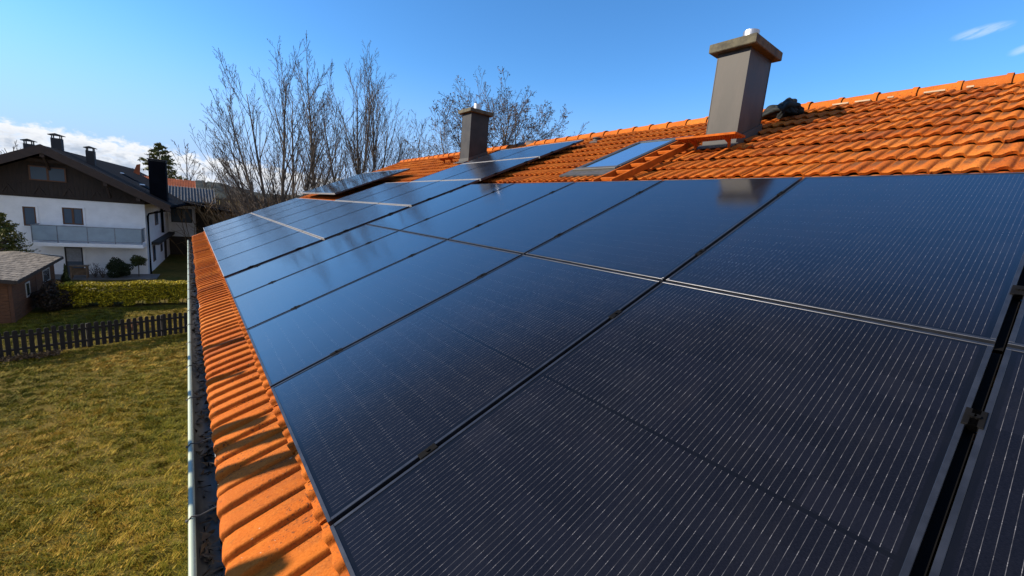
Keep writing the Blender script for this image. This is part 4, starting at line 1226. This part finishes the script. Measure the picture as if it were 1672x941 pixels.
def garden_table():
    base = Vector((-5.75, 36.2, GZ+.07)); t = thing('garden_table', 'small wooden garden table by the terrace door', 'table', base)
    w = simple('garden_wood', (.16, .11, .07), .8, 0, .3, 6)
    b = MB(); b.box((-.42, -.28, .74), (.42, .28, .79)); b.build('table_top', w, t)
    for sx in (-.34, .34):
        for sy in (-.22, .22):
            b = MB(); b.box((sx-.035, sy-.035, 0), (sx+.035, sy+.035, .74)); b.build('leg', w, t)
    b = MB(); b.box((-.38, -.02, .18), (.38, .02, .62)); b.build('brace_panel', w, t)
garden_table()

# ------------------------------------------------------------------ picket fence
def fence():
    A0, B0 = Vector((-7.6, 19.45, GZ)), Vector((3.2, 22.65, GZ)); d = (B0-A0); L = d.length; ang = math.atan2(d.y, d.x)
    t = thing('picket_fence', 'dark brown picket fence crossing the lawn', 'fence', A0, (0, 0, ang))
    wood = simple('fence_dark_wood', (.007, .005, .0045), .9, 0, .4, 7, stretch=(3, 3, .5), bump=.3)
    rng = random.Random(12)
    for z in (.25, .70):
        b = MB(); b.box((0, .02, z), (L, .065, z+.075)); b.build('rail', wood, t)
    p = .177; i = 0; x = .02
    vis = []
    while x < L and i < 62:
        w = .118+rng.uniform(-.004, .004); h = .95+rng.uniform(-.025, .02); b = MB()
        poly = [(x, 0, .06), (x+w, 0, .06), (x+w, 0, h-.04), (x+w*.85, 0, h-.012), (x+w*.5, 0, h), (x+w*.15, 0, h-.012), (x, 0, h-.04)]
        b.prism(poly, (0, .019, 0)); o = b.build('picket', wood, t); o.rotation_euler = (rng.gauss(0, .012), 0, 0); i += 1; x += p+rng.uniform(-.006, .006)
    for k in range(6):
        b = MB(); x = .1+k*2.15; b.box((x, .066, -.05), (x+.09, .15, .9)); b.build('post', wood, t)
fence()

def ground_bits():
    b = MB(); rng = random.Random(9); base = Vector((-2.35, 22.8, GZ))
    t = thing('dry_plant', 'reddish dried plant stump on the grass behind the picket fence', 'plant', base)
    for k in range(14):
        d = Vector((rng.gauss(.2, .5), rng.gauss(0, .3), rng.uniform(.2, .8))).normalized(); b.tube([base, base+d*.25+Vector((0, 0, .05)), base+d*rng.uniform(.3, .6)], [.025, .018, .008], 4)
    b.build('stalks', simple('dry_red_stalk', (.20, .085, .04), .85), t, base)
    # leaf heap by the left end of the fence
    nr = np.random.default_rng(3); N = 1500
    P = np.column_stack([nr.uniform(-6.6, -4.0, N), np.zeros(N), np.zeros(N)]); P[:, 1] = 19.45+(P[:, 0]+7.6)*.296-.22+nr.normal(0, .10, N); P[:, 2] = GZ+.03+np.abs(nr.normal(0, .05, N))
    o = leaf_obj('leaf_pile', P, .05, nr, leaf_mat('dead_leaf', [(0, (.05, .03, .018)), (1, (.20, .13, .07))], .85)); tag(o, 'drift of dead leaves at the foot of the fence', 'leaves', kind='stuff')
ground_bits()

# ------------------------------------------------------------------ wooden shed
def shed():
    base = Vector((-6.1, 25.3, GZ)); t = thing('wooden_shed', 'brown wooden garden shed with weathered grey roof', 'shed', base)
    wood = simple('shed_boards', (.125, .050, .020), .8, 0, .4, 4, stretch=(1, 1, 9), bump=.35)
    trim = simple('shed_trim', (.10, .04, .018), .7, 0, .25, 6)
    D, W, H = 6.8, 5.2, 1.78
    b = MB(); b.prism([(-W, 0, 0), (0, 0, 0), (0, 0, H), (-1.4, 0, H+.20), (-W, 0, H-.2)], (0, D, 0)); w = b.build('wall', wood, t)
    b = MB()
    for i in range(12): z = .08+i*.145; b.box((.001, .1, z), (.016, D-.1, z+.125)); b.box((-W, -.016, z), (-.1, -.001, z+.125))
    b.build('cladding', wood, w)
    b = MB(); b.box((-.09, -.02, 0), (.022, .10, H)); b.box((-.08, D-.1, 0), (.022, D+.02, H)); b.box((-.04, 3.3, 0), (.03, 3.42, H)); b.build('corner_post', trim, t)
    rm = simple('weathered_roof_boards', (.13, .112, .09), .85, 0, .6, 2.2, stretch=(6, .7, 1), bump=.4)
    b = MB(); n = 30
    for i in range(n):
        y0 = -.45+(D+1.1)*i/n; y1 = y0+(D+1.1)/n-.012; dz = .012*(i % 2)
        b.prism([(.28, y0, H+.02+dz), (-1.45, y0, H+.27+dz), (-1.45, y0, H+.32+dz), (.28, y0, H+.07+dz)], (0, y1-y0, 0))
        b.prism([(-1.452, y0, H+.27+dz), (-W-.3, y0, H-.10+dz), (-W-.3, y0, H-.05+dz), (-1.452, y0, H+.32+dz)], (0, y1-y0, 0))
    b.build('roof', rm, t)
    b = MB(); b.box((.24, -.47, H-.07), (.30, D+.66, H+.055)); b.prism([(.24, -.48, H-.08), (.24, -.48, H+.05), (-1.45, -.48, H+.31), (-1.45, -.48, H+.18)], (0, .03, 0)); b.prism([(-1.45, -.48, H+.18), (-1.45, -.48, H+.31), (-W-.3, -.48, H-.06), (-W-.3, -.48, H-.19)], (0, .03, 0)); b.build('fascia', simple('shed_fascia', (.035, .025, .02), .7), t)
    wf = simple('shed_window_frame', (.42, .42, .40), .6); m, g, bs = new_mat('shed_glass'); bs.inputs['Base Color'].default_value = (.03, .035, .04, 1); bs.inputs['Roughness'].default_value = .05
    for (y0, y1, z0, z1) in ((1.7, 2.3, .72, 1.38), (4.5, 5.8, .85, 1.5)):
        b = MB(); f = .055
        b.box((.018, y0, z0), (.045, y1, z0+f)); b.box((.018, y0, z1-f), (.045, y1, z1)); b.box((.018, y0, z0+f), (.045, y0+f, z1-f)); b.box((.018, y1-f, z0+f), (.045, y1, z1-f))
        o = b.build('window', wf, t); b = MB(); b.box((.02, y0+f, z0+f), (.03, y1-f, z1-f)); b.build('pane', m, o)
shed()
